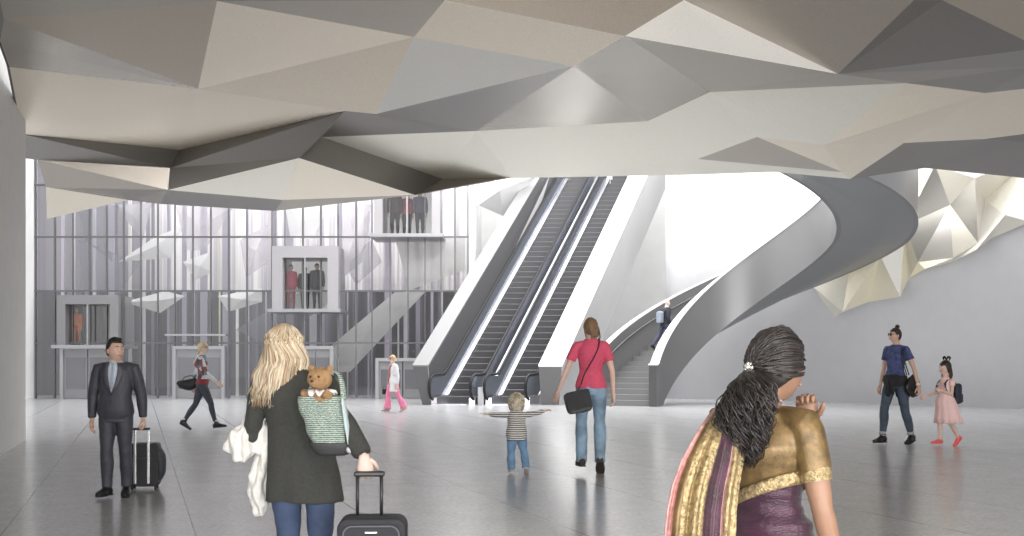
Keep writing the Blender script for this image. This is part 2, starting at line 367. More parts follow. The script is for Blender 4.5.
cn = MB().box(-1.1, 1.1, -.2, .15, 0, .07).build('door_canopy', M['frame']); cn.location = ((197-512)/F*41.9, 41.85, CH+(360-336)/F*41.9); tag(cn, 'thin metal canopy above the lift doorway behind the woman in sunglasses', 'canopy')

# gilded folded cladding on the right wall
W = {}
def wallY(px, off=.0):
    # intersection of the view line of px with the right wall polyline
    k = (px-512)/F
    for (x0, y0), (x1, y1) in zip(pts, pts[1:]):
        # x = k*y
        den = (x1-x0)-k*(y1-y0)
        if abs(den) < 1e-9: continue
        t = (k*y0-x0)/den
        if -0.001 <= t <= 1.001: return y0+t*(y1-y0)-off
    return 30
cl = dict(a=(742,172,.7), b=(768,232,.5), c=(812,286,.7), d=(835,318,.15), e=(843,312,1.0), f=(868,302,.4), g=(900,297,.9), h=(909,278,.15), i=(925,269,.9), j=(952,262,.3), k=(976,250,1.0), l=(992,238,.3), m=(1030,222,.5),
          n=(800,172,.2), o=(833,215,1.2), p=(852,250,.2), q=(880,255,1.2), r=(905,225,.3), s=(918,262,.4), t=(935,165,1.1), u=(950,205,.2), v=(953,258,.5), w=(975,178,1.3), x=(978,243,.9), y=(985,200,.2), z=(1000,168,.8), A=(1030,160,.3), B=(870,165,1.0), C=(905,165,.2), D=(1005,215,1.0))
ck = {k_: i_ for i_, k_ in enumerate(cl)}; cvv = []
for px, py, off in cl.values():
    Y = wallY(px)-off*1.0-.15; cvv.append(P(px, py, Y))
cfs = ['a b n', 'b o n', 'b c o', 'c d e', 'c e p', 'c p o', 'e f q', 'e q p', 'f g q', 'g h r', 'g r q', 'h i s', 'h s r', 'i j v', 's i v', 's v u', 'r s u', 'r u t', 'j k x', 'v j x', 'u v x', 'u x w', 't u w', 'k l D', 'x k D', 'x D y', 'w x y', 'w y z', 'y D A', 'y A z', 'l m D', 'D m A', 'o B n', 'o p q', 'o q B', 'B q r', 'B r C', 'C r t']
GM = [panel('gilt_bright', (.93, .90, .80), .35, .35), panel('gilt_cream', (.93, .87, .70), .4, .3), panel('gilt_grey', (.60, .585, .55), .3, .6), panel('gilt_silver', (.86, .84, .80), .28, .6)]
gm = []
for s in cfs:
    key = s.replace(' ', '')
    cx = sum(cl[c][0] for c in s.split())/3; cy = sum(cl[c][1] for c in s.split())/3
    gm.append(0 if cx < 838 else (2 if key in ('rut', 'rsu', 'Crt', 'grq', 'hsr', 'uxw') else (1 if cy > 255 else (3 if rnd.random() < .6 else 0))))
cf_idx = [[ck[c] for c in s.split()] for s in cfs]
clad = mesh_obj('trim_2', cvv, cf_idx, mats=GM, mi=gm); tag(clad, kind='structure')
bm = bmesh.new(); bm.from_mesh(clad.data); bmesh.ops.recalc_face_normals(bm, faces=bm.faces); bm.to_mesh(clad.data); bm.free()
# upper continuation of the cladding, out of sight behind the ceiling
# pale facets behind the escalators
fx = [P(462,186,44), P(536,176,44.5), P(503,216,44), P(478,205,43.4), P(500,190,43.2), P(470,150,44), P(540,150,44.5)]
tag(mesh_obj('trim_3', fx, [(0,3,4),(3,2,4),(4,2,1),(0,4,5),(4,1,6),(4,6,5)], mats=[GM[3], panel('facet_grey', (.62, .62, .63), .4, .3)], mi=[0,1,1,0,1,0]), kind='structure')

# ---------------------------------------------------------------- escalators
M['esc_side'] = mat('escalator_cladding', (.56, .56, .57), .38, .35, nz=.02, nscale=1)
M['esc_cop'] = mat('parapet_coping_grey', (.21, .21, .215), .4, .2); M['esc_white'] = mat('parapet_top', (.80, .80, .81), .35, .1)
M['esc_dark'] = mat('escalator_end_panel', (.13, .13, .135), .35, .4)
M['rubber'] = mat('black_rubber', (.008, .008, .009), .6)
M['step'] = mat('grooved_step', (.20, .20, .21), .45, .4)
M['riser'] = mat('grooved_riser', (.065, .065, .07), .5, .3)
M['steel'] = mat('brushed_steel', (.70, .70, .74), .22, .9)
M['bal'] = mat('balustrade_panel', (.27, .29, .34), .12, .6)
U = Vector((.406, 1, 0)); UL = U.length; U.normalize(); SL = .803/UL
TOPZ = 9.3
esc_origin = Vector((0, 35.8, 0))
# local frame: x = image-right across (kept parallel to world X so end caps face the viewer), s = distance along U
def E(x, s, z): return esc_origin+Vector((x, 0, 0))+U*s+Vector((0, 0, z))
def slab(mb, x0, x1, poly):
    """poly in (s,z), extruded from x0 to x1"""
    n = len(poly)
    mb.add([E(x0, s, z) for s, z in poly]+[E(x1, s, z) for s, z in poly], [tuple(range(n)), tuple(range(2*n-1, n-1, -1))]+[(i, i+n, (i+1) % n+n, (i+1) % n) for i in range(n)])
    return mb
def px2x(px): return (px-512)/F*35.8
SE = (TOPZ)/SL   # run of the incline
def parapet(x0, x1, xb0, xb1, name, label):
    r = empty(name, E((x0+x1)/2, 0, 0)); off = -Vector(r.location)
    tag(r, label, 'escalator side', None)
    s1 = SE+1
    # body with tapering section: top x0..x1, bottom xb0..xb1
    t0 = 1.24
    prof = [(0, t0-.06), (s1, t0-.06+SL*s1)]
    bot = [(0, 0), (1.6, 0), (s1, SL*(s1-2.4)-.55)]
    mb = MB()
    vs = [E(x0, 0, t0-.05), E(x1, 0, t0-.05), E(x0, s1, t0-.05+SL*s1), E(x1, s1, t0-.05+SL*s1),
          E(xb0, .12, 0), E(xb1, .12, 0), E(xb0, 1.7, 0), E(xb1, 1.7, 0), E(xb0, s1, SL*(s1-1.7)), E(xb1, s1, SL*(s1-1.7))]
    mb.add(vs, [(0, 1, 3, 2), (0, 4, 5, 1), (0, 2, 8, 6, 4), (1, 5, 7, 9, 3), (4, 6, 7, 5), (6, 8, 9, 7), (2, 3, 9, 8)]).build('side_panel', M['esc_side'], r, offset=off)
    mb = MB(); mb.add([E(x1+.004, .02, t0-.06), E(x1+.004, s1, t0-.06+SL*s1), E(xb1+.01, s1, SL*(s1-1.4)), E(xb1+.01, 1.6, .02), E(xb1+.01, .14, .02)], [(0, 1, 2, 3, 4)])
    if 'left' in label: mb.build('inner_lining', M['esc_dark'], r, offset=off)
    mb = MB(); e = .015
    mb.add([E(x0-e, -e, t0-.05), E(x1+e, -e, t0-.05), E(x1+e, s1, t0-.05+SL*s1), E(x0-e, s1, t0-.05+SL*s1), E(x0-e, -e, t0), E(x1+e, -e, t0), E(x1+e, s1, t0+SL*s1), E(x0-e, s1, t0+SL*s1)],
           [(0, 1, 2, 3), (4, 5, 6, 7), (0, 1, 5, 4), (1, 2, 6, 5), (2, 3, 7, 6), (3, 0, 4, 7)]).build('coping', M['esc_white'] if 'white' in label else M['esc_cop'], r, offset=off)
    y = -.02
    mb = MB(); mb.add([E(x0, y, t0-.05), E(x1, y, t0-.05), E(xb1, .1, 0), E(xb0, .1, 0)], [(0, 1, 2, 3)]).build('end_panel', M['esc_dark'], r, offset=off)
    return r
parapet(px2x(413), px2x(428), px2x(421), px2x(430), 'escalator_parapet', 'broad slanting parapet along the left side of the escalators')
parapet(px2x(539), px2x(562), px2x(540), px2x(558), 'escalator_parapet', 'white-topped slanting parapet along the right side of the escalators, facing the stair')
FL = 1.0   # flat run at the foot
def escalator(xc, label, wl, wr):
    """wl, wr: left and right px for the balustrades"""
    r = empty('escalator', E(xc, 0, 0)); off = -Vector(r.location); tag(r, label, 'escalator', 'escalators side by side')
    hw = .50
    # steps
    n = int((TOPZ-.2)/.21)
    run = .21/SL
    for k in range(n):
        z = .03+.21*k; s = FL+run*k
        b = slab(MB(), xc-hw, xc+hw, [(s, z), (s+run, z), (s+run, z+.21), (s+.02, z+.21), (s, z+.19)])
        o = b.build('step', None, r, offset=off); o.data.materials.append(M['riser']); o.data.materials.append(M['step'])
        o.data.polygons.foreach_set('material_index', [1 if abs(p.normal.z) > .8 else 0 for p in o.data.polygons])
    slab(MB(), xc-hw, xc+hw, [(-.1, 0), (FL, 0), (FL, .03), (-.1, .03)]).build('landing_plate', M['steel'], r, offset=off)
    for sgn in (-1, 1):
        xi = xc+sgn*hw; xo = xc+sgn*(hw+.19); xh = xc+sgn*(hw+.14)
        lo, hi = min(xi, xo), max(xi, xo)
        s1 = SE
        slab(MB(), lo, hi, [(.1, 0), (1.4, 0), (s1, SL*(s1-1.4)), (s1, SL*(s1-1.0)+.32), (.95, .30), (.1, .22)]).build('skirt', M['steel'], r, offset=off)
        xg = xh-.02
        slab(MB(), xg, xg+.035, [(.0, .28), (.9, .28), (s1, .28+SL*(s1-.9)), (s1, .90+SL*(s1-.9)), (1.0, .90), (.08, .90), (-.06, .6)]).build('glass_panel', M['bal'], r, offset=off)
        # handrail with newel loop
        path = [(.42, .18), (.12, .17), (-.05, .26), (-.13, .45), (-.12, .68), (.0, .86), (.18, .93), (.5, .94), (.9, .96), (1.15, 1.08), (2, 1.08+SL*.85), (s1, 1.08+SL*(s1-1.15))]
        mb = MB(); mb.tube([E(xh, s, z) for s, z in path], (.045), 8, interp=0, ref=(1, 0, 0)); mb.build('handrail', M['rubber'], r, True, offset=off)
    return r
e1 = escalator((451.5-512)/F*35.8, 'left escalator of the pair, beside the broad left parapet', 0, 0)
e2 = escalator((506.5-512)/F*35.8, 'right escalator of the pair, next to the white-topped parapet', 0, 0)
xa, xb = px2x(476.5), px2x(482.5)
mb = slab(MB(), xa, xb, [(.1, 0), (1.4, 0), (SE, SL*(SE-1.4)), (SE, SL*(SE-1.0)+.62), (1.0, .60), (.1, .55)])
o = mb.build('divider', mat('divider_steel', (.40, .40, .42), .3, .7)); tag(o, 'slanting steel strip between the two escalators', 'divider')
for xq, nm in ((px2x(427), 'left'), (px2x(534), 'right')):
    pass

# ---------------------------------------------------------------- spiral stair
C0 = Vector((6.75, 33.5, 0)); RI, RO = 2.6, 4.8
M['st_out'] = mat('stair_steel_grey', (.25, .25, .255), .33, .5, nz=.02, nscale=1)
M['st_soff'] = mat('stair_soffit', (.30, .305, .315), .38, .6)
M['st_white'] = mat('stair_coping', (.86, .86, .85), .4)
M['st_step'] = mat('stone_tread', (.36, .36, .36), .55, nz=.05, nscale=10)
M['st_riser'] = mat('stone_riser', (.20, .20, .205), .6)
def sz(phi):
    q = min(phi, 155); z = .0524*q-.000119*q*q
    if phi > 155: z += (phi-155)*.02
    return max(0, z)
def SP(r, th, z):   # th in degrees, 0 = image left, 90 = away
    t = R(th); return C0+Vector((-r*math.cos(t), r*math.sin(t), z))
TH0, TH1 = 25, 262
stair = empty('spiral_staircase', (C0.x-RO, C0.y, 0)); tag(stair, 'sweeping grey spiral staircase rising behind the ceiling', 'staircase'); soff = -Vector(stair.location)
def ribbon(r, th_, name, ramp, mt, zlo, zhi, t0=TH0, t1=TH1, n=110):
    mb = MB(); vs = []
    for i in range(n+1):
        th = t0+(t1-t0)*i/n; z = sz(th-TH0)
        lo = max(0, z+zlo); hi = z+zhi
        # cut the free end back at an angle, as built
        for rr, zz in ((r, lo), (r+th_, lo), (r+th_, hi), (r, hi)): vs.append(SP(rr, th, zz))
    fs = [(4*i+j, 4*i+(j+1) % 4, 4*i+4+(j+1) % 4, 4*i+4+j) for i in range(n) for j in range(4)]
    fs += [(0, 1, 2, 3), (4*n+3, 4*n+2, 4*n+1, 4*n)]
    mb.add(vs, fs); o = mb.build(name, mt, stair, offset=soff)
    o.data.polygons.foreach_set('use_smooth', [True]*len(o.data.polygons)); md = o.modifiers.new('e', 'EDGE_SPLIT'); md.split_angle = R(35)
    return o
for r_, th_ in ((RI, .22), (RO-.12, .12)):
    ribbon(r_, th_, 'balustrade', None, M['st_out'], -.42, 1.24, TH0-4)
    ribbon(r_-.03, th_+.06, 'coping', None, M['st_white'], 1.24, 1.29, TH0-4)
for r_, th_ in ((RI, .22),):
    mb = MB(); mb.add([SP(r_-.01, TH0-4.15, 0), SP(r_+th_+.01, TH0-4.15, 0), SP(r_+th_+.01, TH0-4.15, 1.24), SP(r_-.01, TH0-4.15, 1.24)], [(0, 1, 2, 3)]); thick_ = mb.build('end_panel', M['esc_dark'], stair, offset=soff)
# soffit
n = 110; vs = []
for i in range(n+1):
    th = TH0+8+(TH1-TH0-8)*i/n; z = sz(th-TH0)-.40
    for r_, dz in ((RI+.02, 0), (RI+.8, -.14), ((RI+RO)/2, -.2), (RO-.8, -.14), (RO-.03, 0)): vs.append(SP(r_, th, max(.0, z+dz)))
fs = [(5*i+j, 5*i+j+1, 5*i+5+j+1, 5*i+5+j) for i in range(n) for j in range(4)]
MB().add(vs, fs).build('soffit', M['st_soff'], stair, True, offset=soff)
# treads
k = 0; RISE = .17
phi = 0.0; zc = 0.0
while TH0+phi < TH1-3 and k < 60:
    zc += RISE
    p2 = phi
    while sz(p2) < zc and p2 < 240: p2 += .1
    if p2 <= phi+.5: p2 = phi+2
    a0, a1 = TH0+phi, TH0+p2+.6
    vs = []
    for j in range(5):
        th = a0+(a1-a0)*j/4
        for rr, zz in ((RI+.14, zc-.36), (RO-.1, zc-.36), (RO-.1, zc), (RI+.14, zc)): vs.append(SP(rr, th, max(0, zz)))
    fs = [(4*i+j, 4*i+(j+1) % 4, 4*i+4+(j+1) % 4, 4*i+4+j) for i in range(4) for j in range(4)]+[(0, 1, 2, 3), (19, 18, 17, 16)]
    o = MB().add(vs, fs).build('step', None, stair, offset=soff); o.data.materials.append(M['st_riser']); o.data.materials.append(M['st_step'])
    o.data.polygons.foreach_set('material_index', [1 if abs(p.normal.z) > .7 else 0 for p in o.data.polygons])
    phi = p2; k += 1
def stair_z(th):
    return math.ceil(sz(th-TH0)/RISE)*RISE
# handrail inside the outer balustrade
mb = MB(); mb.tube([SP(RO-.2, th, sz(th-TH0)+.92) for th in range(TH0, TH1, 4)], .03, 8); mb.build('handrail', M['rubber'] if False else mat('dark_handrail', (.12, .12, .13), .3, .7), stair, True, offset=soff)

# ---------------------------------------------------------------- camera, light
cam = bpy.data.cameras.new('camera'); co = bpy.data.objects.new('camera', cam); COL.objects.link(co)
cam.sensor_width = 36; cam.lens = 36*F/1024; cam.shift_y = (360-268)/1024; cam.clip_end = 300
co.location = (0, 0, CH); co.rotation_euler = (PI/2, 0, 0); sc.camera = co
w = bpy.data.worlds.new('world'); sc.world = w; w.use_nodes = True; nt = w.node_tree; bg = nt.nodes['Background']
tc = nt.nodes.new('ShaderNodeTexCoord'); sx = nt.nodes.new('ShaderNodeSeparateXYZ'); mr = nt.nodes.new('ShaderNodeValToRGB')
nt.links.new(tc.outputs['Generated'], sx.inputs[0]); nt.links.new(sx.outputs[2], mr.inputs[0])
e = mr.color_ramp.elements; e[0].position = 0; e[0].color = (.64, .64, .65, 1); e[1].position = .8; e[1].color = (1, 1, 1, 1)
nt.links.new(mr.outputs[0], bg.inputs[0]); bg.inputs[1].default_value = 1.25
def area(name, loc, size, power, target, col=(1, 1, 1)):
    l = bpy.data.lights.new(name, 'AREA'); l.shape = 'RECTANGLE'; l.size, l.size_y = size; l.energy = power; l.color = col
    o = bpy.data.objects.new(name, l); COL.objects.link(o); o.location = loc
    o.rotation_euler = (Vector(target)-Vector(loc)).to_track_quat('-Z', 'Y').to_euler(); return o
area('skylight', (3, 40, 12.5), (16, 14), 2500, (3, 40, 0), (1, .99, .97))
area('skylight_lobby', (-9, 44.2, 10.8), (14, 1.5), 1000, (-9, 44.2, 0))
area('atrium_glow', (2, 30, 11), (10, 3), 800, (5, 48, 6), (1, .98, .95))
area('hall_fill', (0, -4.5, 1.0), (26, 4), 2700, (0, 19, 5.4), (1, .985, .96))  # added unseen fill behind the camera, brightens ceiling and people
sc.view_settings.view_transform = 'Standard'; sc.view_settings.look = 'None'; sc.view_settings.exposure = .42
# ================================================================= PEOPLE
def lerp_table(t, tab):
    for (x0, *a), (x1, *b) in zip(tab, tab[1:]):
        if t <= x1:
            k = (t-x0)/(x1-x0) if x1 > x0 else 0; k = min(max(k, 0), 1)
            return [p*(1-k)+q*k for p, q in zip(a, b)]
    return list(tab[-1][1:])
T_M = [(.46, .060, .050), (.485, .090, .062), (.52, .098, .066), (.56, .093, .062), (.62, .083, .057), (.70, .094, .064), (.755, .101, .066), (.79, .095, .058), (.812, .074, .048), (.832, .048, .040), (.848, .036, .036)]
T_F = [(.46, .062, .052), (.485, .094, .066), (.52, .102, .070), (.56, .093, .062), (.62, .070, .050), (.70, .080, .062), (.745, .088, .068), (.782, .084, .056), (.806, .062, .046), (.830, .043, .038), (.848, .030, .032)]
T_C = [(.42, .08, .07), (.46, .11, .085), (.52, .112, .09), (.60, .105, .085), (.68, .105, .08), (.745, .10, .07), (.78, .07, .05), (.80, .045, .045)]
SKIN = {}
def skin(name, c):
    if name not in SKIN:
        m = mat('skin_'+name, c, .5, nz=.05, nscale=14, sheen=0); b = m.node_tree.nodes['Principled BSDF']
        b.inputs['Subsurface Weight'].default_value = .08; b.inputs['Subsurface Radius'].default_value = (.02, .008, .004); SKIN[name] = m
    return SKIN[name]
WHITE = mat('eye_white', (.85, .85, .83), .25); IRIS = mat('eye_dark', (.05, .03, .02), .2); LIP = mat('lips', (.55, .22, .20), .5)
def cloth(name, c, rough=.85, nz=.1, nscale=25, bump=.3, bscale=220, **k): return mat(name, c, rough, nz=nz, nscale=nscale, bump=bump, bscale=bscale, **k)
class Fig:
    """skeleton of a person facing +Y, the person's right at +X; side: -1 left, +1 right"""
    def __init__(s, H, sex='f', w=1.0, hs=1.0, lean=(0, 0), legs=None, arms=None, head=(0, 0, 0), twist=0, feet=None, neckf=(0, .012)):
        s.H, s.sex, s.w, s.hs, s.lean = H, sex, w, hs, lean
        s.tab = {'m': T_M, 'f': T_F, 'c': T_C}[sex]
        child = sex == 'c'
        s.hipz = (.50 if not child else .45); s.shz = (.812 if not child else .745); s.neckz = s.tab[-1][0]
        s.shw = {'m': .112, 'f': .098, 'c': .105}[sex]*w; s.hpw = {'m': .050, 'f': .053, 'c': .058}[sex]*w
        s.tw = twist
        s.TH = (.245 if not child else .215)*H; s.SH = (.245 if not child else .20)*H; s.ank = .04*H
        s.UA = (.178 if not child else .15)*H; s.FA = (.158 if not child else .13)*H; s.HL = (.105 if not child else .10)*H
        s.J = {}
        off = Vector((0, 0, 0))
        for sd in (-1, 1):
            td, kd = legs[sd]; td = Vector(td).normalized(); kd = Vector(kd).normalized()
            h = Vector((sd*s.hpw*H, 0, s.hipz*H)); k = h+td*s.TH; a = k+kd*s.SH
            s.J['hip', sd], s.J['knee', sd], s.J['ankle', sd] = h, k, a
        s.feet = feet or {-1: (0, 0), 1: (0, 0)}   # (yaw outward degrees, pitch: + heel raised)
        low = 1e9
        s.FL = (.15 if not child else .15)*H
        for sd in (-1, 1):
            yaw, pit = s.feet[sd]; f = Vector((sd*math.sin(R(yaw))*math.cos(R(pit)), math.cos(R(yaw))*math.cos(R(pit)), -math.sin(R(pit)))).normalized()
            s.J['fd', sd] = f; u = Vector((f.x*math.sin(R(pit)), f.y*math.sin(R(pit)), math.cos(R(pit))))
            s.J['fu', sd] = u; a = s.J['ankle', sd]
            low = min(low, (a-u*s.ank-f*s.FL*.28).z, (a-u*s.ank+f*s.FL*.65).z)
        s.dz = Vector((0, 0, -low))
        for k in list(s.J):
            if k[0] in ('hip', 'knee', 'ankle'): s.J[k] = s.J[k]+s.dz
        s.base = s.dz.z
        for sd in (-1, 1):
            ik = arms[sd][0] == 'ik'
            if not ik: ud, fd = arms[sd][:2]; ud = Vector(ud).normalized(); fd = Vector(fd).normalized()
            sh = s.spine(s.shz-.018)+s.rot(Vector((sd*s.shw*H, 0, 0))); pass
            if ik:
                tg = Vector(arms[sd][1]); dd = tg-sh; L_ = min(dd.length, (s.UA+s.FA)*.998); dn = dd.normalized(); pole = Vector(arms[sd][2]); pole = (pole-dn*pole.dot(dn)).normalized()
                ca = (s.UA**2+L_**2-s.FA**2)/(2*s.UA*L_); ca = max(-1, min(1, ca)); ud = dn*ca+pole*math.sqrt(1-ca*ca); fd = (sh+dn*L_-(sh+ud*s.UA)).normalized()
            el = sh+ud*s.UA; wr = el+fd*s.FA
            s.J['sh', sd], s.J['el', sd], s.J['wr', sd], s.J['fdir', sd] = sh, el, wr, fd
        nb = s.spine(s.neckz); s.nb = nb
        s.hc = nb+Vector((neckf[0]*H, neckf[1]*H, (.068 if not child else .088)*H))
        s.hr = (Euler((R(head[1]), R(head[2]), R(head[0])), 'XYZ')).to_matrix()
        s.hscale = (.131*H/.23 if not child else .165*H/.23)*hs
    def rot(s, v):
        return Matrix.Rotation(R(s.tw), 3, 'Z') @ v
    def spine(s, f):
        k = max(0, (f-s.hipz))/(s.neckz-s.hipz)
        return Vector((s.lean[0]*k, s.lean[1]*k+(.012*s.H*math.sin(k*PI*2)), f*s.H+s.base))
    def torso(s, mb, f0, f1, inf=0, n=28, steps=16, flare=0, bust=0, sq=1):
        rs = []
        for i in range(steps+1):
            f = f0+(f1-f0)*i/steps; a, b = lerp_table(max(f, .47 if s.sex != 'c' else .44), s.tab)
            fl = flare*(max(0, (.60-f))/.2)
            rs.append((s.spine(f), a*s.H*s.w+inf+fl, b*s.H*s.w+inf+fl*.8))
        k0 = len(mb.v); mb.rings(rs, n, power=sq)
        for v in mb.v[k0:]:
            f = (v.z-s.base)/s.H; c = s.spine(f); k = min(1, max(0, (f-s.hipz)/(s.neckz-s.hipz)))
            d = v-c; d = Matrix.Rotation(R(s.tw*k), 3, 'Z') @ Vector((d.x, d.y, 0)); v.x = c.x+d.x; v.y = c.y+d.y
        if bust:
            for sd in (-1, 1): mb.ball(s.spine(.735)+s.rot(Vector((sd*.042*s.H*s.w, .040*s.H, 0))), (.040*s.H+inf*.8, .034*s.H+inf*.8, .036*s.H+inf*.8))
    def arm(s, mb, sd, t1=1, inf=0, t0=0, cuff=0):
        H = s.H; sh, el, wr = s.J['sh', sd], s.J['el', sd], s.J['wr', sd]
        k = {'m': 1.1, 'f': .92, 'c': 1.05}[s.sex]*(.5+.5*s.w)*getattr(s, 'armk', 1)
        pr = [(0, .027), (.22, .027), (.42, .023), (.5, .0205), (.6, .0215), (.78, .018), (1, .0132)]
        pts, rd = [], []
        if t0 == 0:
            pts.append(s.spine(s.shz+.012)*.62+sh*.38); rd.append(.017*H*k+inf); pts.append(s.spine(s.shz+.002)*.28+sh*.72); rd.append(.025*H*k+inf)
        N = 12
        for i in range(N+1):
            t = t0+(t1-t0)*i/N
            p = sh.lerp(el, t*2) if t < .5 else el.lerp(wr, t*2-1)
            pts.append(p); rd.append(lerp_table(t, [(a, b) for a, b in pr])[0]*H*k+inf+cuff*(i/N)**2)
        mb.tube(pts, rd, 14)
    def leg(s, mb, sd, t1=1, inf=0, t0=0, flare=0, kneeinf=0):
        H = s.H; h, kn, a = s.J['hip', sd], s.J['knee', sd], s.J['ankle', sd]
        k = {'m': 1.0, 'f': 1.0, 'c': 1.12}[s.sex]*(.4+.6*s.w)*getattr(s, 'legk', 1)
        pr = [(0, .050), (.12, .050), (.3, .042), (.47, .031), (.53, .029), (.66, .031), (.85, .021), (1, .018)]
        pts, rd = [], []; N = 16
        for i in range(N+1):
            t = t0+(t1-t0)*i/N
            p = h.lerp(kn, t*2) if t < .5 else kn.lerp(a, t*2-1)
            if t > .5: p = p+Vector((0, -.012*H*math.sin((t-.5)*2*PI)*.8, 0))
            r = lerp_table(t, pr)[0]*H*k+inf
            if t > .45: r += kneeinf
            if t > .55: r += flare*((t-.55)/.45)
            pts.append(p); rd.append(r)
        mb.tube(pts, rd, 16, ref=(0, 1, 0))
    def head(s, mb, n=40, m=30):
        sc_ = s.hscale; vs = []
        def g(d, c, w): return math.exp(-((d-Vector(c)).length/w)**2)
        for i in range(m+1):
            ph = PI*i/m; rr = max(math.sin(ph), .02)
            for j in range(n):
                th = 2*PI*j/n; d = Vector((rr*math.cos(th), rr*math.sin(th), -math.cos(ph)))
                x, y, z = d.x*.076, d.y*.094, d.z*.115
                if d.z < 0:
                    x *= 1-.33*(-d.z)**1.6
                    y = y*(1-.42*(-d.z)**1.5) if d.y < 0 else y*(1-.10*(-d.z)**2)
                    y += .018*(-d.z)**2
                else: y -= .010*d.z
                v = Vector((x, y, z)); fw = Vector((0, 1, 0))
                v += fw*(.024*math.exp(-(abs(d.x)/.13)**2-((d.z+.16)/.17)**2)*(1 if d.y > 0 else 0))
                v += fw*(.012*math.exp(-(abs(d.x)/.09)**2-((d.z-.02)/.2)**2)*(1 if d.y > 0 else 0))
                if d.y > 0:
                    for q in (-1, 1):
                        v -= fw*(.011*g(d, (q*.36, .92, .06), .17)); v += fw*(.005*g(d, (q*.38, .88, .28), .16)); v += fw*(.004*g(d, (q*.5, .8, -.25), .25))
                    v += fw*(.007*g(d, (0, .86, -.5), .15)); v -= fw*(.005*g(d, (0, .8, -.63), .1)); v += fw*(.010*g(d, (0, .6, -.80), .22))
                vs.append(v)
        # ears
        mb_l = MB(); fs = [(i*n+j, i*n+(j+1) % n, (i+1)*n+(j+1) % n, (i+1)*n+j) for i in range(m) for j in range(n)]
        fs += [tuple(range(n-1, -1, -1)), tuple(m*n+j for j in range(n))]
        mb_l.add(vs, fs)
        for q in (-1, 1): mb_l.ball((q*.077, -.012, -.008), (.010, .019, .032), 10, 8, Matrix.Rotation(R(-q*18), 3, 'Z'))
        mb.add([s.hc+s.hr @ (v*sc_) for v in mb_l.v], mb_l.f)
    def hp(s, x, y, z): return s.hc+s.hr @ (Vector((x, y, z))*s.hscale)
    def neck(s, mb):
        r = {'m': .036, 'f': .028, 'c': .036}[s.sex]*s.H
        mb.tube([s.spine(s.neckz-.04), s.nb, s.hp(0, -.012, -.07), s.hp(0, -.01, -.01)], [r*1.35, r*1.08, r, r*.9], 16, ref=(0, 1, 0))
    def hand(s, mb, sd, curl=25, pn=None, d=None):
        """palm normal pn defaults to facing the thigh"""
        L_ = s.HL; wr = s.J['wr', sd]; d = Vector(d).normalized() if d is not None else s.J['fdir', sd]
        pn = Vector(pn) if pn else Vector((-sd, 0, 0)); pn = (pn-d*pn.dot(d)).normalized()
        side = d.cross(pn).normalized()             # across the palm
        fwd = Vector((0, 1, 0.3)); 
        if side.dot(fwd) < 0: side = -side          # thumb side points forward
        mb.tube([wr-d*.01, wr+d*.10*L_, wr+d*.32*L_, wr+d*.50*L_], [(.17*L_, .14*L_), (.19*L_, .13*L_), (.235*L_, .12*L_), (.225*L_, .10*L_)], 12, ref=pn) if False else None
        vs = []
        for t, a, b in ((-.05, .15, .13), (.08, .17, .13), (.3, .235, .125), (.48, .235, .105), (.53, .19, .07)):
            for j in range(12):
                th = 2*PI*j/12; vs.append(wr+d*t*L_+side*a*L_*math.cos(th)+pn*b*L_*math.sin(th))
        mb.add(vs, [(i*12+j, i*12+(j+1) % 12, (i+1)*12+(j+1) % 12, (i+1)*12+j) for i in range(4) for j in range(12)]+[tuple(range(11, -1, -1)), tuple(48+j for j in range(12))])
        for i, (o, ln) in enumerate(((.17, .44), (.058, .50), (-.055, .46), (-.16, .36))):
            p = wr+d*.46*L_+side*o*L_; pts = [p]; a = R(curl*.5); q = d.copy()
            for sg, kk in ((.45, 0), (.30, 1), (.25, 1)):
                dirv = d*math.cos(a)+pn*math.sin(a); p = p+dirv*ln*L_*sg; pts.append(p); a += R(curl*(1.1+.12*i))
            mb.tube(pts, [.055*L_, .052*L_, .046*L_, .034*L_], 8, ref=side)
        p = wr+d*.12*L_+side*.15*L_; pts = [p]
        for t1_, a1, b1 in ((.2, .62, .25), (.16, .9, .3), (.14, 1.0, .45)):
            dv = (d*a1+side*(1.0-a1*.6)+pn*b1*(.4+curl/60)).normalized(); p = p+dv*t1_*L_; pts.append(p)
        mb.tube(pts, [.075*L_, .066*L_, .055*L_, .04*L_], 8, ref=pn)
def short_name(o): return o
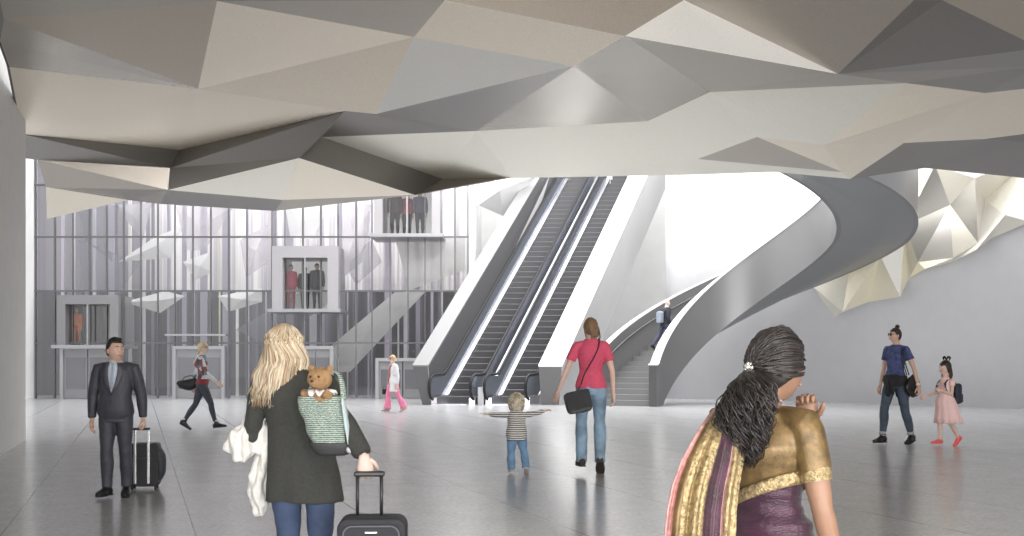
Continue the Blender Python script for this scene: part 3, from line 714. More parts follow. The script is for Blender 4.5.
def person(name, label, fig, loc, rz, sk, vox=.009, curls=None, palms=None, face=True, hdirs=None, group=None, lipm=None):
    root = empty(name, loc, rz); tag(root, label, 'person', group); root['fig'] = 0
    del root['fig']
    mb = MB(); fig.torso(mb, fig.tab[0][0]+.005, fig.neckz, -.004, bust=(fig.sex == 'f'))
    for sd in (-1, 1):
        fig.arm(mb, sd, 1); fig.leg(mb, sd, 1)
        a = fig.J['ankle', sd]; f = fig.J['fd', sd]; u = fig.J['fu', sd]
        mb.tube([a+u*.0, a-u*fig.ank*.5-f*.03, a-u*fig.ank*.5+f*fig.FL*.4], [.019*fig.H, .019*fig.H, .016*fig.H], 10)
    fig.neck(mb); fig.head(mb)
    b = mb.build('body', sk, root); remesh(b, vox, 2)
    # hands joined to the same mesh
    hm = MB(); cu = curls or {-1: 25, 1: 25}; pl = palms or {}; hd = hdirs or {}
    for sd in (-1, 1): fig.hand(hm, sd, cu[sd], pl.get(sd), hd.get(sd))
    bm = bmesh.new(); bm.from_mesh(b.data); vv = [bm.verts.new(v) for v in hm.v]
    for f in hm.f:
        q = bm.faces.new([vv[i] for i in f]); q.smooth = True
    bmesh.ops.recalc_face_normals(bm, faces=bm.faces[:]); bm.to_mesh(b.data); bm.free()
    if face:
        for q in (-1, 1):
            e = MB(); e.ball(fig.hp(q*.030, .0765, .008), [.0125*fig.hscale, .0095*fig.hscale, .0075*fig.hscale], 10, 8); e.cur = 1; e.ball(fig.hp(q*.0295, .0835, .008), .0052*fig.hscale, 8, 6); e.build('eye', None, root, True, mats=[WHITE, IRIS])
            MB().tube([fig.hp(q*.014, .094, .030), fig.hp(q*.03, .094, .036), fig.hp(q*.05, .082, .030)], [.003*fig.hscale, .0042*fig.hscale, .002*fig.hscale], 6).build('eyebrow', IRIS, root, True)
        MB().tube([fig.hp(-.024, .088, -.055), fig.hp(-.01, .0975, -.053), fig.hp(0, .0985, -.055), fig.hp(.01, .0975, -.053), fig.hp(.024, .088, -.055)], [.002*fig.hscale]+[.0065*fig.hscale]*3+[.002*fig.hscale], 8).build('mouth', lipm or LIP, root, True)
    return root
def shoe(fig, root, sd, m, heel=0, boot=0, name='shoe', w=1.0, solem=None, L=None):
    a = fig.J['ankle', sd]; f = fig.J['fd', sd]; u = fig.J['fu', sd]; FL = L or fig.FL; r = .026*fig.H*w
    base = a-u*fig.ank
    mb = MB()
    pts = [base-f*FL*.28+u*r*.9, base-f*FL*.15+u*r*1.15, base+f*FL*.1+u*r*1.2, base+f*FL*.38+u*r*.85, base+f*FL*.6+u*r*.66, base+f*FL*.74+u*r*.55]
    mb.tube(pts, [(r*.75, r*.85), (r*1.0, r*1.15), (r*1.0, r*1.25), (r*1.25, r*.85), (r*1.1, r*.62), (r*.5, r*.4)], 14, ref=u)
    mb.tube([base+u*r*1.2-f*.005, a+u*(.012*fig.H+boot)], [r*.92, .024*fig.H*w+(.004 if boot else 0)], 12)
    o = mb.build(name, m, root); remesh(o, .006, 3)
    s = MB(); vs = []
    out = [(-.30, .0), (-.27, .8), (-.05, .85), (.3, 1.15), (.55, 1.05), (.72, .55), (.76, 0)]
    side = f.cross(u).normalized(); poly = [(t, q) for t, q in out]+[(t, -q) for t, q in out[-2:0:-1]]
    for hz in (-.006, .012):
        for t, q in poly: vs.append(base+f*FL*t+side*r*q+u*(hz+.004))
    n = len(poly); s.add(vs, [tuple(range(n)), tuple(range(2*n-1, n-1, -1))]+[(i, i+n, (i+1) % n+n, (i+1) % n) for i in range(n)])
    if heel: s.tube([base-f*FL*.2+u*.01, base-f*FL*.2-u*heel], [.014, .010], 8)
    s.build('sole', solem or m, o)
    return o
def hair_cap(fig, mb, inf=.012, front=.35, low=-.35, back=-.9, nz=.004, seed=0, n=44, m=34, vol=(1, 1, 1)):
    """front: height of the hairline above the eyes; low: height reached at the ears; back: at the nape (unit sphere z)"""
    vs = []
    for i in range(m+1):
        ph = PI*i/m; rr = max(math.sin(ph), .02)
        for j in range(n):
            th = 2*PI*j/n; d = Vector((rr*math.cos(th), rr*math.sin(th), -math.cos(ph)))
            x, y, z = d.x*.076, d.y*.094, d.z*.115
            if d.z < 0:
                x *= 1-.25*(-d.z)**1.6; y = y*(1-.30*(-d.z)**1.5)
            else: y -= .010*d.z
            # limit height by azimuth
            az = d.y/max(1e-6, math.hypot(d.x, d.y))
            lim = front if az > .55 else (low+(front-low)*max(0, (az-.05)/.5) if az > .05 else low+(back-low)*min(1, (.05-az)/.7))
            k = (d.z-lim)/.10
            inn = min(1, max(0, k*.5+.5))
            off = -.02+(.02+inf)*inn
            off += nz*(noise.noise(Vector((d.x*9+seed, d.y*9, d.z*4)))+.5*noise.noise(Vector((d.x*30, d.y*30+seed, d.z*6))))*inn
            v = Vector((x*vol[0], y*vol[1], z*vol[2]))+d*off
            vs.append(fig.hp(*v))
    fs = [(i*n+j, i*n+(j+1) % n, (i+1)*n+(j+1) % n, (i+1)*n+j) for i in range(m) for j in range(n)]+[tuple(range(n-1, -1, -1)), tuple(m*n+j for j in range(n))]
    mb.add(vs, fs)
def put(px, py, Y=None):
    v = G(px, py) if Y is None else Vector(((px-512)/F*Y, Y, 0)); v.z = 0; return v
def W2L(root, v):   # world point to the root's local frame
    return (Matrix.Translation(root.location) @ Matrix.Rotation(root.rotation_euler.z, 4, 'Z')).inverted() @ Vector(v)
def fabric_top(fig, root, name, m, f0, f1=.84, inf=.012, sl=1, folds=.004, vox=.009, bust=False, flare=0, cuff=0, seed=0, sl2=None, fs=7, sq=1, extra=None, smooth=4):
    mb = MB(); fig.torso(mb, f0, f1, inf, bust=bust, flare=flare, sq=sq)
    for sd in (-1, 1):
        t = sl if sl2 is None else sl2[sd]
        if t: fig.arm(mb, sd, t, inf*.9, cuff=cuff)
    if extra: extra(mb)
    o = mb.build(name, m, root); return remesh(o, vox, smooth, folds, fs, seed=seed)
def trousers(fig, root, name, m, t1=.99, inf=.010, flare=0, f1=.56, folds=.004, vox=.009, seed=0, kneeinf=0, fs=9):
    mb = MB(); fig.torso(mb, fig.tab[0][0], f1, inf*.8)
    for sd in (-1, 1): fig.leg(mb, sd, t1, inf, flare=flare, kneeinf=kneeinf)
    o = mb.build(name, m, root); return remesh(o, vox, 4, folds, fs, fdir=(1, 1, .9), seed=seed)

DOWN = (0, 0, -1)
def back(fig, x, z, out=0, inf=.014):
    a, b_ = lerp_table(z, fig.tab); A = a*fig.H*fig.w+inf; B = b_*fig.H*fig.w+inf
    return fig.spine(z)+Vector((x, -B*math.sqrt(max(0, 1-(x/A)**2))-out, 0))
# ------------------------------------------------ man in the suit
suit = cloth('charcoal_suit', (.055, .058, .075), .5, nz=.15); shirt_w = cloth('pale_blue_shirt', (.62, .70, .80)); blk = cloth('black_leather', (.012, .012, .014), .35, bump=.1)
f = Fig(1.565, 'm', w=1.06, hs=1.16, legs={1: ((-.02, .16, -1), (-.02, .02, -1)), -1: ((-.02, -.04, -1), (.02, -.16, -1))}, arms={1: ((.20, -.04, -1), (.02, .10, -1)), -1: ((-.22, -.12, -1), (-.06, -.05, -1))}, head=(48, 0, 0), feet={1: (14, 0), -1: (12, 10)})
man = person('person', 'man in a charcoal suit and tie pulling a black trolley case', f, put(116, 497), R(180), skin('tan', (.70, .46, .36)), .008, curls={1: 25, -1: 70})
trousers(f, man, 'trousers', suit, .985, .010, kneeinf=.006, folds=.005, flare=.008, vox=.008)
def skirt_jacket(mb): pass
jk = fabric_top(f, man, 'jacket', suit, .445, .835, .018, .96, .004, .008, flare=.012, sq=.9)
# shirt front, tie, lapels, buttons
def front(fig, x, z, out=0):   # point on the chest surface
    a, b = lerp_table(z, fig.tab); A = a*fig.H*fig.w+.018; B = b*fig.H*fig.w+.018
    return fig.spine(z)+Vector((x, B*math.sqrt(max(0, 1-(x/A)**2))+out, 0))
def strip(mb, rows, fig, out):
    """rows: (z, x0, x1)"""
    vs = []
    for z, x0, x1 in rows:
        for i in range(5): vs.append(front(fig, x0+(x1-x0)*i/4, z, out))
    fs = [(5*r+i, 5*r+i+1, 5*r+6+i, 5*r+5+i) for r in range(len(rows)-1) for i in range(4)]
    mb.add(vs, fs); return mb
def thick(o, t=.006):
    md = o.modifiers.new('t', 'SOLIDIFY'); md.thickness = t; md.offset = 0; return o
thick(strip(MB(), [(.838, -.045, .045), (.80, -.056, .056), (.74, -.050, .050), (.68, -.027, .027), (.635, -.002, .002)], f, .004).build('shirt', shirt_w, man, True))
thick(strip(MB(), [(.828, -.014, .014), (.81, -.010, .010), (.74, -.016, .016), (.66, -.012, .012)], f, .010).build('tie', cloth('grey_tie', (.42, .47, .58)), man, True), .006)
for q in (-1, 1):
    thick(strip(MB(), [(.835, q*.038, q*.056), (.80, q*.052, q*.088), (.76, q*.050, q*.105), (.70, q*.030, q*.070), (.635, q*.000, q*.016)], f, .012).build('lapel', cloth('satin_charcoal', (.085, .088, .11), .4), man, True), .008)
    MB().tube([f.hp(q*.02, .05, -.128), f.hp(q*.045, .02, -.118), f.hp(q*.05, -.02, -.108), f.hp(q*.02, -.06, -.10)], [(.004, .014)]*4, 8).build('collar', shirt_w, man, True)
for z in (.628, .585): MB().ball(front(f, .0, z, .012), .007, 8, 6).build('button', blk, man, True)
MB().box(-.005, .035, -.004, .004, -.01, .01).build('pocket_square', shirt_w, man, offset=front(f, -.075, .735, .012)) if False else None
for sd in (-1, 1): shoe(f, man, sd, blk)
hb = MB(); hair_cap(f, hb, .010, .56, .0, -.55, .006, 1, vol=(1, 1, 1.04)); hb.ball(f.hp(.01, .066, .104), [.045*f.hscale, .024*f.hscale, .020*f.hscale]); hb.build('hair', cloth('black_hair', (.012, .011, .011), .45), man, True)

# trolley case of the man
def rounded_case(mb, hx, hy, z0, z1, r=.03, n=6):
    poly = []
    for cx, cz, a0 in ((hx-r, z0+r, -90), (hx-r, z1-r, 0), (-hx+r, z1-r, 90), (-hx+r, z0+r, 180)):
        for i in range(n+1):
            a_ = R(a0+90*i/n); poly.append((cx+r*math.cos(a_), cz+r*math.sin(a_)))
    mb.prism(poly, -hy, hy); return mb
chrome = mat('bright_aluminium', (.80, .80, .82), .25, .8); casem = cloth('black_nylon', (.018, .019, .024), .55); dkgrip = mat('black_plastic', (.02, .02, .022), .4)
def wheel(mb, x, y, r=.022, w=.018):
    mb.tube([(x-w/2, y, r), (x+w/2, y, r)], r, 14, ref=(0, 1, 0)); return mb
loc = put(145, 489); tr_ = empty('trolley_case', loc, R(8)); tag(tr_, 'black trolley case with chrome twin-pole handle beside the man in a suit', 'suitcase')
rounded_case(MB(), .155, .10, .035, .50, .04).build('shell', casem, tr_, bevel=.012)
MB().tube([(.10, 0, .50), (.125, 0, .43), (.165, .0, .35), (.175, 0, .20), (.155, 0, .1)], [(.02, .06), (.05, .09), (.055, .10), (.045, .10), (.02, .07)], 12, interp=3, ref=(0, 1, 0)).build('side_pocket', cloth('grey_nylon', (.045, .05, .06), .6), tr_, True)
for x in (-.085, .055):
    MB().box(x-.013, x+.013, -.128, -.100, .07, .66).build('pole', chrome, tr_, bevel=.003)
MB().box(-.105, .075, -.130, -.098, .645, .672).build('grip', dkgrip, tr_, bevel=.006)
MB().box(-.12, .09, -.112, -.10, .33, .345).build('strap', dkgrip, tr_)
for x in (-.12, .12): wheel(MB(), x, -.07).build('wheel', dkgrip, tr_, True)
for x in (-.12, .12): wheel(MB(), x, .07).build('wheel', dkgrip, tr_, True)

# ------------------------------------------------ striding woman in sunglasses
f = Fig(1.74, 'f', legs={1: ((.02, .46, -1), (0, .26, -1)), -1: ((-.02, -.32, -1), (0, -.62, -1))}, arms={1: ((.12, .35, -1), (.10, .9, -.75)), -1: ((-.25, -.35, -1), (.0, -.15, -1))}, head=(-14, 2, 0), feet={1: (4, -6), -1: (4, 32)}, hs=1.0)
st = person('person', 'woman in sunglasses striding in a patchwork jacket and dark jeans', f, put(202, 430), R(-78), skin('fair', (.80, .60, .52)), .01, curls={1: 18, -1: 30})
dj = cloth('dark_denim', (.06, .065, .085), .8)
trousers(f, st, 'jeans', dj, .93, .007)
fabric_top(f, st, 'vest', cloth('dark_red_top', (.28, .045, .05)), .50, .80, .008, 0, .003, .01, bust=True)
pj = cloth('patchwork_jacket', (.55, .62, .70), .8)
nt = pj.node_tree; vn = nt.nodes.new('ShaderNodeTexVoronoi'); vn.inputs['Scale'].default_value = 9; tcn = nt.nodes.new('ShaderNodeTexCoord'); nt.links.new(tcn.outputs['Object'], vn.inputs[0])
rr_ = nt.nodes.new('ShaderNodeValToRGB'); rr_.color_ramp.interpolation = 'CONSTANT'; sep = nt.nodes.new('ShaderNodeSeparateColor'); nt.links.new(vn.outputs['Color'], sep.inputs[0]); nt.links.new(sep.outputs[0], rr_.inputs[0])
e = rr_.color_ramp.elements; e[0].color = (.70, .72, .74, 1); e[1].position = .85; e[1].color = (.16, .27, .36, 1)
for p_, c_ in ((.35, (.08, .08, .10, 1)), (.55, (.70, .72, .74, 1)), (.7, (.32, .10, .10, 1))): q = e.new(p_); q.color = c_
nt.links.new(rr_.outputs[0], nt.nodes['Principled BSDF'].inputs['Base Color'])
mb = MB(); f.torso(mb, .56, .835, .020)
for sd in (-1, 1): f.arm(mb, sd, .95, .014)
jo = mb.build('jacket', pj, st); remesh(jo, .01, 3, .004, 8)
bm = bmesh.new(); bm.from_mesh(jo.data); bmesh.ops.delete(bm, geom=[v for v in bm.verts if v.co.y > .03 and abs(v.co.x) < .055 and v.co.z < f.H*.83], context='VERTS'); bm.to_mesh(jo.data); bm.free(); thick(jo, .006)
for sd in (-1, 1): shoe(f, st, sd, blk, heel=0, boot=.05, name='boot', w=.95)
for sd in (-1, 1): MB().tube([f.J['ankle', sd]+Vector((0, 0, .055)), f.J['ankle', sd]+Vector((0, 0, .085))], [.046, .046], 12).build('sock', cloth('white_cotton', (.8, .8, .8)), st, True)
hb = MB(); hair_cap(f, hb, .013, .38, -.2, -.7, .004, 2); hb.ball(f.hp(0, -.075, .06), [.035, .035, .035]); hb.build('hair', cloth('pale_blonde_hair', (.72, .58, .36), .5), st, True)
def sunglasses(fig, root, m=None):
    g_ = MB()
    for q in (-1, 1): g_.ball(fig.hp(q*.033, .090, .010), [.026*fig.hscale, .010*fig.hscale, .021*fig.hscale], 12, 8, fig.hr)
    g_.tube([fig.hp(-.085, -.01, .014), fig.hp(-.072, .075, .016), fig.hp(-.03, .103, .018), fig.hp(.03, .103, .018), fig.hp(.072, .075, .016), fig.hp(.085, -.01, .014)], .0035, 6)
    return g_.build('sunglasses', mat('dark_lens', (.01, .01, .012), .1), root, True)
sunglasses(f, st)
bagm = cloth('black_bag_leather', (.015, .015, .017), .4)
def W(root, p): return Matrix.Translation(root.location) @ Matrix.Rotation(root.rotation_euler.z, 4, 'Z') @ Vector(p)
hbg = empty('handbag', (0, 0, 0)); p = W(st, (-.22, -.26, f.H*.53)); hbg.location = p; hbg.rotation_euler = (0, 0, R(-78))
tag(hbg, 'black slouchy handbag on the arm of the woman in sunglasses', 'bag')
o = MB().tube([(0, -.24, .03), (0, -.14, -.01), (0, 0, -.02), (0, .12, .03), (0, .21, .09)], [(.02, .03), (.06, .09), (.07, .12), (.06, .10), (.02, .04)], 16, ref=(0, 0, 1), interp=3).build('bag_body', bagm, hbg, True)
MB().tube([(0, -.13, .06), (0, -.09, .13), (.02, .06, .16), (.02, .13, .06)], .010, 6, interp=3).build('strap', bagm, hbg, True)

# ------------------------------------------------ woman in pink trousers, far off
f = Fig(1.50, 'f', w=1.05, hs=1.1, legs={1: ((.04, .34, -1), (0, .02, -1)), -1: ((-.06, -.30, -1), (0, -.52, -1))}, arms={1: ((.2, -.1, -1), (.05, .25, -1)), -1: ((-.2, -.15, -1), (-.05, .1, -1))}, head=(10, 0, 0), feet={1: (5, 0), -1: (5, 25)})
pk = person('person', 'distant woman in flared pink trousers and a long white coat', f, put(393, 412), R(118), skin('fair', (.80, .60, .52)), .011)
trousers(f, pk, 'trousers', cloth('candy_pink_cloth', (.82, .26, .42)), .98, .012, flare=.075, folds=.006)
fabric_top(f, pk, 'blouse', cloth('dark_coral_blouse', (.42, .12, .12)), .50, .83, .010, .5, .003, .011, bust=True)
mb = MB(); f.torso(mb, .34, .83, .028, flare=.03)
for sd in (-1, 1): f.arm(mb, sd, .94, .018)
jo = mb.build('coat', cloth('white_coat_cloth', (.85, .84, .86)), pk); remesh(jo, .011, 3, .006, 8)
bm = bmesh.new(); bm.from_mesh(jo.data); bmesh.ops.delete(bm, geom=[v for v in bm.verts if v.co.y > .0 and abs(v.co.x) < .075 and v.co.z < f.H*.85], context='VERTS'); bm.to_mesh(jo.data); bm.free(); thick(jo, .008)
hb = MB(); hair_cap(f, hb, .016, .40, -.6, -1.0, .006, 5); hb.build('hair', cloth('honey_hair', (.62, .44, .26), .5), pk, True)
for sd in (-1, 1): shoe(f, pk, sd, cloth('beige_shoe', (.55, .45, .38)))
sunglasses(f, pk)
hbg = empty('handbag', W(pk, (.26, .12, .56))); hbg.rotation_euler = (0, 0, R(118)); tag(hbg, 'small dark handbag carried by the woman in pink trousers', 'bag')
MB().box(-.03, .03, -.09, .09, -.09, .06).build('bag_body', bagm, hbg, bevel=.02); MB().tube([(0, -.06, .06), (0, -.04, .13), (0, .04, .13), (0, .06, .06)], .007, 6, interp=3).build('strap', bagm, hbg, True)

# ------------------------------------------------ toddler
f = Fig(.95, 'c', w=1.0, legs={-1: ((-.06, .05, -1), (.02, -.05, -1)), 1: ((.20, .10, -1), (.12, -.40, -1))}, arms={-1: ((-1, .05, .02), (-1, .05, .10)), 1: ((1, .0, .16), (1, .02, .30))}, head=(-10, 6, 4), feet={-1: (8, 0), 1: (10, 35)}, hs=1.24)
td = person('person', 'curly-haired toddler in a striped top and blue jeans, arms outstretched', f, put(516.5, 474), R(0), skin('baby', (.82, .60, .50)), .007, curls={-1: 10, 1: 50}, palms={-1: (0, 0, -1), 1: (0, 0, -1)})
jean = cloth('light_blue_denim', (.17, .30, .48), .8, nz=.25, nscale=9)
trousers(f, td, 'jeans', jean, 1.0, .012, kneeinf=.006, flare=.012, folds=.005, vox=.007, fs=16)
st_m = bpy.data.materials.new('striped_knit'); st_m.use_nodes = True; nt = st_m.node_tree; wv = nt.nodes.new('ShaderNodeTexWave'); wv.bands_direction = 'Z'; wv.inputs['Scale'].default_value = 12; wv.inputs['Distortion'].default_value = 1.2; wv.inputs['Detail Scale'].default_value = 2
tcn = nt.nodes.new('ShaderNodeTexCoord'); cr = nt.nodes.new('ShaderNodeValToRGB'); cr.color_ramp.elements[0].position = .45; cr.color_ramp.elements[0].color = (.09, .09, .10, 1); cr.color_ramp.elements[1].position = .55; cr.color_ramp.elements[1].color = (.78, .76, .72, 1)
nt.links.new(tcn.outputs['Object'], wv.inputs[0]); nt.links.new(wv.outputs['Color'], cr.inputs[0]); nt.links.new(cr.outputs[0], nt.nodes['Principled BSDF'].inputs['Base Color']); nt.nodes['Principled BSDF'].inputs['Roughness'].default_value = .9
fabric_top(f, td, 'top', st_m, .40, .80, .012, .9, .004, .007, flare=.02, fs=14)
tr_sh = cloth('grey_trainer', (.45, .42, .42), .6)
for sd in (-1, 1): shoe(f, td, sd, tr_sh)
rr = random.Random(3); hb = MB(); hair_cap(f, hb, .016, .30, -.4, -.85, .008, 7)
for i in range(230):
    z = rr.uniform(-.7, 1); a_ = rr.uniform(0, 2*PI); q = math.sqrt(max(0, 1-z*z)); d_ = Vector((q*math.cos(a_), q*math.sin(a_), z))
    if d_.y > .55 and z < .25: continue
    c = Vector((d_.x*.099, d_.y*.114-.004, d_.z*.128)); r0 = rr.uniform(.013, .024); c = c*1.04
    t1 = d_.orthogonal().normalized(); t2 = d_.cross(t1); ph = rr.uniform(0, 6)
    hb.tube([f.hp(*(c+(t1*math.cos(ph+k*1.1)+t2*math.sin(ph+k*1.1))*r0*(1+.1*k)+d_*.004*k)) for k in range(6)], [.004, .0065, .007, .007, .006, .003], 5)
cm_ = bpy.data.materials.new('white_blonde_curls'); cm_.use_nodes = True; nt = cm_.node_tree; pb = nt.nodes['Principled BSDF']; pb.inputs['Roughness'].default_value = .5
gm_ = nt.nodes.new('ShaderNodeNewGeometry'); cr = nt.nodes.new('ShaderNodeValToRGB'); nt.links.new(gm_.outputs['Random Per Island'], cr.inputs[0]); nt.links.new(cr.outputs[0], pb.inputs['Base Color'])
cr.color_ramp.elements[0].color = (.36, .27, .15, 1); cr.color_ramp.elements[1].color = (.97, .93, .80, 1)
hb.build('hair', cm_, td, True)

# ------------------------------------------------ woman in the pink shirt
f = Fig(1.80, 'f', w=1.0, hs=1.0, legs={1: ((.03, .03, -1), (.0, -.12, -1)), -1: ((-.05, .14, -1), (.01, -.06, -1))}, arms={-1: ((-.42, .05, -1), (-.38, .07, -1)), 1: ((.26, -.08, -1), (.06, .08, -1))}, head=(20, -4, -6), feet={1: (6, 38), -1: (8, 0)})
pw = person('person', 'woman in a pink T-shirt and faded jeans, seen from behind', f, put(591, 474), R(0), skin('light', (.74, .52, .43)), .008, curls={-1: 22, 1: 30}, palms={-1: (.6, .4, 0)})
trousers(f, pw, 'jeans', cloth('faded_denim', (.24, .35, .47), .8, nz=.45, nscale=5), 1.02, .008, kneeinf=.012, flare=.016, folds=.007, fs=9)
fabric_top(f, pw, 'shirt', cloth('rose_pink_cotton', (.70, .10, .18), .85, nz=.08), .505, .842, .014, .30, .005, .008, bust=True, fs=8, cuff=.012)
for sd in (-1, 1): shoe(f, pw, sd, cloth('brown_suede', (.05, .035, .03), .6), w=1.05)
hb = MB(); hair_cap(f, hb, .014, .35, -.35, -.8, .006, 3)
for i in range(34):
    x = rr.uniform(-.06, .06); pts_ = [f.hp(x, -.06, .05), f.hp(x*.9, -.088, -.01), f.hp(x*.7, -.085, -.07), f.hp(x*.8+rr.uniform(-.01, .01), -.07, -.11-rr.uniform(0, .03))]
    hb.tube(pts_, [.004, .009, .008, .002], 5, interp=3)
for q in (-1, 1):
    for i in range(5): hb.tube([f.hp(q*.07, .0, .06), f.hp(q*.085, .0-.01*i, -.02), f.hp(q*(.082+.003*i), -.01*i, -.10-.01*i)], [.006, .008, .002], 5, interp=3)
hb.ball(f.hp(0, -.10, .02), [.026, .022, .03]); hb.build('hair', cloth('brown_hair', (.22, .13, .07), .45, nz=.35, nscale=40, stretch=(4, 4, .5)), pw, True)
ms = empty('messenger_bag', W(pw, (-.17, -.16, f.H*.50))); ms.rotation_euler = (0, 0, R(10)); tag(ms, 'black messenger bag slung across the woman in pink', 'bag')
TL = Matrix.Rotation(R(-14), 4, 'Y')
mb = MB(); rounded_case(mb, .150, .055, -.14, .12, .05); mb.v = [TL @ v for v in mb.v]; o = mb.build('bag_body', bagm, ms); remesh(o, .007, 5, .012, 7)
mb = MB(); rounded_case(mb, .158, .012, -.09, .135, .04); mb.v = [TL @ (v+Vector((0, -.066, 0))) for v in mb.v]; o = mb.build('flap', cloth('black_canvas', (.03, .03, .033), .7), ms); remesh(o, .006, 4, .010, 8)
ML = lambda v: W2L(ms, W(pw, v))
hs_ = f.spine(.81)
fb = lambda x, z, o: (lambda p_: (p_.x, 2*f.spine(z).y-p_.y, p_.z))(back(f, x, z, o))
MB().tube([ML(p_) for p_ in (back(f, -.13, .535, .05), back(f, -.09, .60, .02), back(f, -.03, .66, .016), back(f, .03, .72, .014), back(f, .075, .775, .018), (.098, -.045, f.H*.832+f.base), (.09, .03, f.H*.838+f.base), fb(.04, .77, .02), fb(-.04, .68, .02), fb(-.10, .60, .02), (-.185, .0, f.H*.55), back(f, -.15, .52, .05))], [(.005, .021)]*12, 8, interp=4, ref=(0, 1, 0)).build('strap', bagm, ms, True)

# ------------------------------------------------ mother and girl on the right
f = Fig(1.92, 'f', w=.98, hs=.98, legs={1: ((.03, .40, -1), (0, .10, -1)), -1: ((-.06, -.14, -1), (0, -.42, -1))}, arms={1: ((.22, -.05, -1), (.0, .38, -1)), -1: ((-.30, -.22, -1), (-.28, .02, -1))}, head=(-30, 0, 0), feet={1: (6, 0), -1: (6, 12)}, lean=(0, .0))
mo = person('person', 'woman with a topknot and sunglasses in a navy T-shirt, holding a girl by the hand', f, put(896, 444), R(128), skin('warm', (.66, .43, .34)), .009, curls={1: 35, -1: 55})
trousers(f, mo, 'jeans', cloth('indigo_denim', (.06, .08, .115), .8, nz=.3, nscale=6), .95, .009, kneeinf=.008, folds=.006)
for sd in (-1, 1): MB().tube([f.J['ankle', sd].lerp(f.J['knee', sd], .13), f.J['ankle', sd].lerp(f.J['knee', sd], .22)], [.058, .060], 14).build('cuff', cloth('denim_cuff', (.40, .43, .47)), mo, True)
fabric_top(f, mo, 'shirt', cloth('navy_cotton', (.065, .085, .21), nz=.3, nscale=16), .52, .835, .012, .27, .005, .009, bust=True, cuff=.014)
mb = MB(); f.torso(mb, .47, .57, .030)
mb.tube([f.spine(.565)+Vector((-.12, .1, 0)), f.spine(.56)+Vector((0, .15, 0)), f.spine(.53)+Vector((.03, .17, -.04)), f.spine(.42)+Vector((.05, .16, 0)), f.spine(.38)+Vector((.05, .14, 0))], [.03, .035, .035, .045, .02], 10, interp=3)
mb.tube([f.spine(.56)+Vector((0, .15, 0)), f.spine(.50)+Vector((-.04, .18, 0)), f.spine(.40)+Vector((-.06, .16, 0))], [.03, .04, .02], 10, interp=3)
for x in (-.15, -.05, .06, .15): mb.tube([f.spine(.53)+Vector((x, -.13+abs(x)*.4, 0)), f.spine(.46)+Vector((x*1.1, -.17+abs(x)*.4, 0)), f.spine(.38)+Vector((x*1.15, -.16+abs(x)*.4, 0))], [.05, .055, .02], 10, interp=3)
o = mb.build('tied_jacket', cloth('black_jersey', (.02, .02, .022)), mo); remesh(o, .009, 3, .008, 9)
for sd in (-1, 1): shoe(f, mo, sd, blk, w=1.05)
hb = MB(); hair_cap(f, hb, .008, .42, -.15, -.75, .003, 9); hb.ball(f.hp(0, -.035, .135), [.040, .040, .034], 14, 10); hb.build('hair', cloth('dark_topknot_hair', (.035, .025, .02), .45), mo, True)
sunglasses(f, mo)
MB().tube([f.J['wr', -1]-f.J['fdir', -1]*.02, f.J['wr', -1]-f.J['fdir', -1]*.05], [.034, .034], 12).build('watch', mat('white_strap', (.8, .8, .78), .4), mo, True)
f_mo = f
tb = empty('tote_bag', W(mo, (-.26, -.10, f.H*.56))); tb.rotation_euler = (0, 0, R(128)); tag(tb, 'large black tote bag on the shoulder of the woman with a topknot', 'bag')
MB().tube([(0, -.16, -.10), (.0, -.1, -.11), (0, 0, -.10), (0, .1, -.08), (0, .17, -.04)], [(.03, .10), (.05, .17), (.06, .20), (.05, .17), (.03, .1)], 16, interp=3, ref=(0, 0, 1)).build('bag_body', bagm, tb, True)
for q in (-.02, .02): MB().tube([W2L(tb, W(mo, (-.24+q, -.20, f.H*.60))), W2L(tb, W(mo, (-.19+q, -.075, f.H*.76))), W2L(tb, W(mo, (-.155+q, .0, f.H*.845))), W2L(tb, W(mo, (-.18+q, .085, f.H*.76))), W2L(tb, W(mo, (-.25+q, .04, f.H*.60)))], .010, 6, interp=4).build('strap', bagm, tb, True)

f = Fig(1.39, 'c', w=.78, hs=1.0, legs={1: ((.03, .22, -1), (0, .04, -1)), -1: ((-.03, -.12, -1), (0, -.62, -1))}, arms={1: ((.30, .38, -1), (.30, .85, -.30)), -1: ((-.20, .2, -1), (.35, .75, .3))}, head=(-5, -2, 0), feet={1: (4, 0), -1: (4, 40)})
gp = put(946, 446)
gi = person('person', 'small girl in a pale pink dress and coral shoes, wearing a backpack', f, gp, R(112), skin('light', (.74, .52, .43)), .008, curls={1: 50, -1: 50})
drm = cloth('pale_pink_cotton', (.95, .66, .64), .85, nz=.05)
mb = MB(); rs = []; n = 72; vs = []
rows = [(.775, .062, .05), (.745, .084, .062), (.68, .088, .070), (.60, .092, .075), (.56, .096, .08), (.50, .125, .11), (.42, .136, .122), (.32, .158, .145), (.243, .172, .158), (.241, .15, .14)]
for fz, a_, b_ in rows:
    for j in range(n):
        th = 2*PI*j/n; pl_ = 1+(.05*math.cos(th*12))*max(0, (.58-fz)/.28)
        c = f.spine(max(fz, .45)); vs.append(Vector((c.x+a_*f.H*math.cos(th)*pl_, c.y+b_*f.H*math.sin(th)*pl_-(.03*f.H*max(0, (.5-fz)/.2)), fz*f.H+f.base)))
k = len(rows); mb.add(vs, [(i*n+j, i*n+(j+1) % n, (i+1)*n+(j+1) % n, (i+1)*n+j) for i in range(k-1) for j in range(n)]+[tuple(range(n))])
for sd in (-1, 1): f.arm(mb, sd, .16, .014)
mb.build('dress', drm, gi, True)
coral = mat('coral_leather', (.80, .13, .14), .4)
for sd in (-1, 1): shoe(f, gi, sd, coral, w=.9)
hb = MB(); hair_cap(f, hb, .014, .34, -.5, -.95, .006, 11)
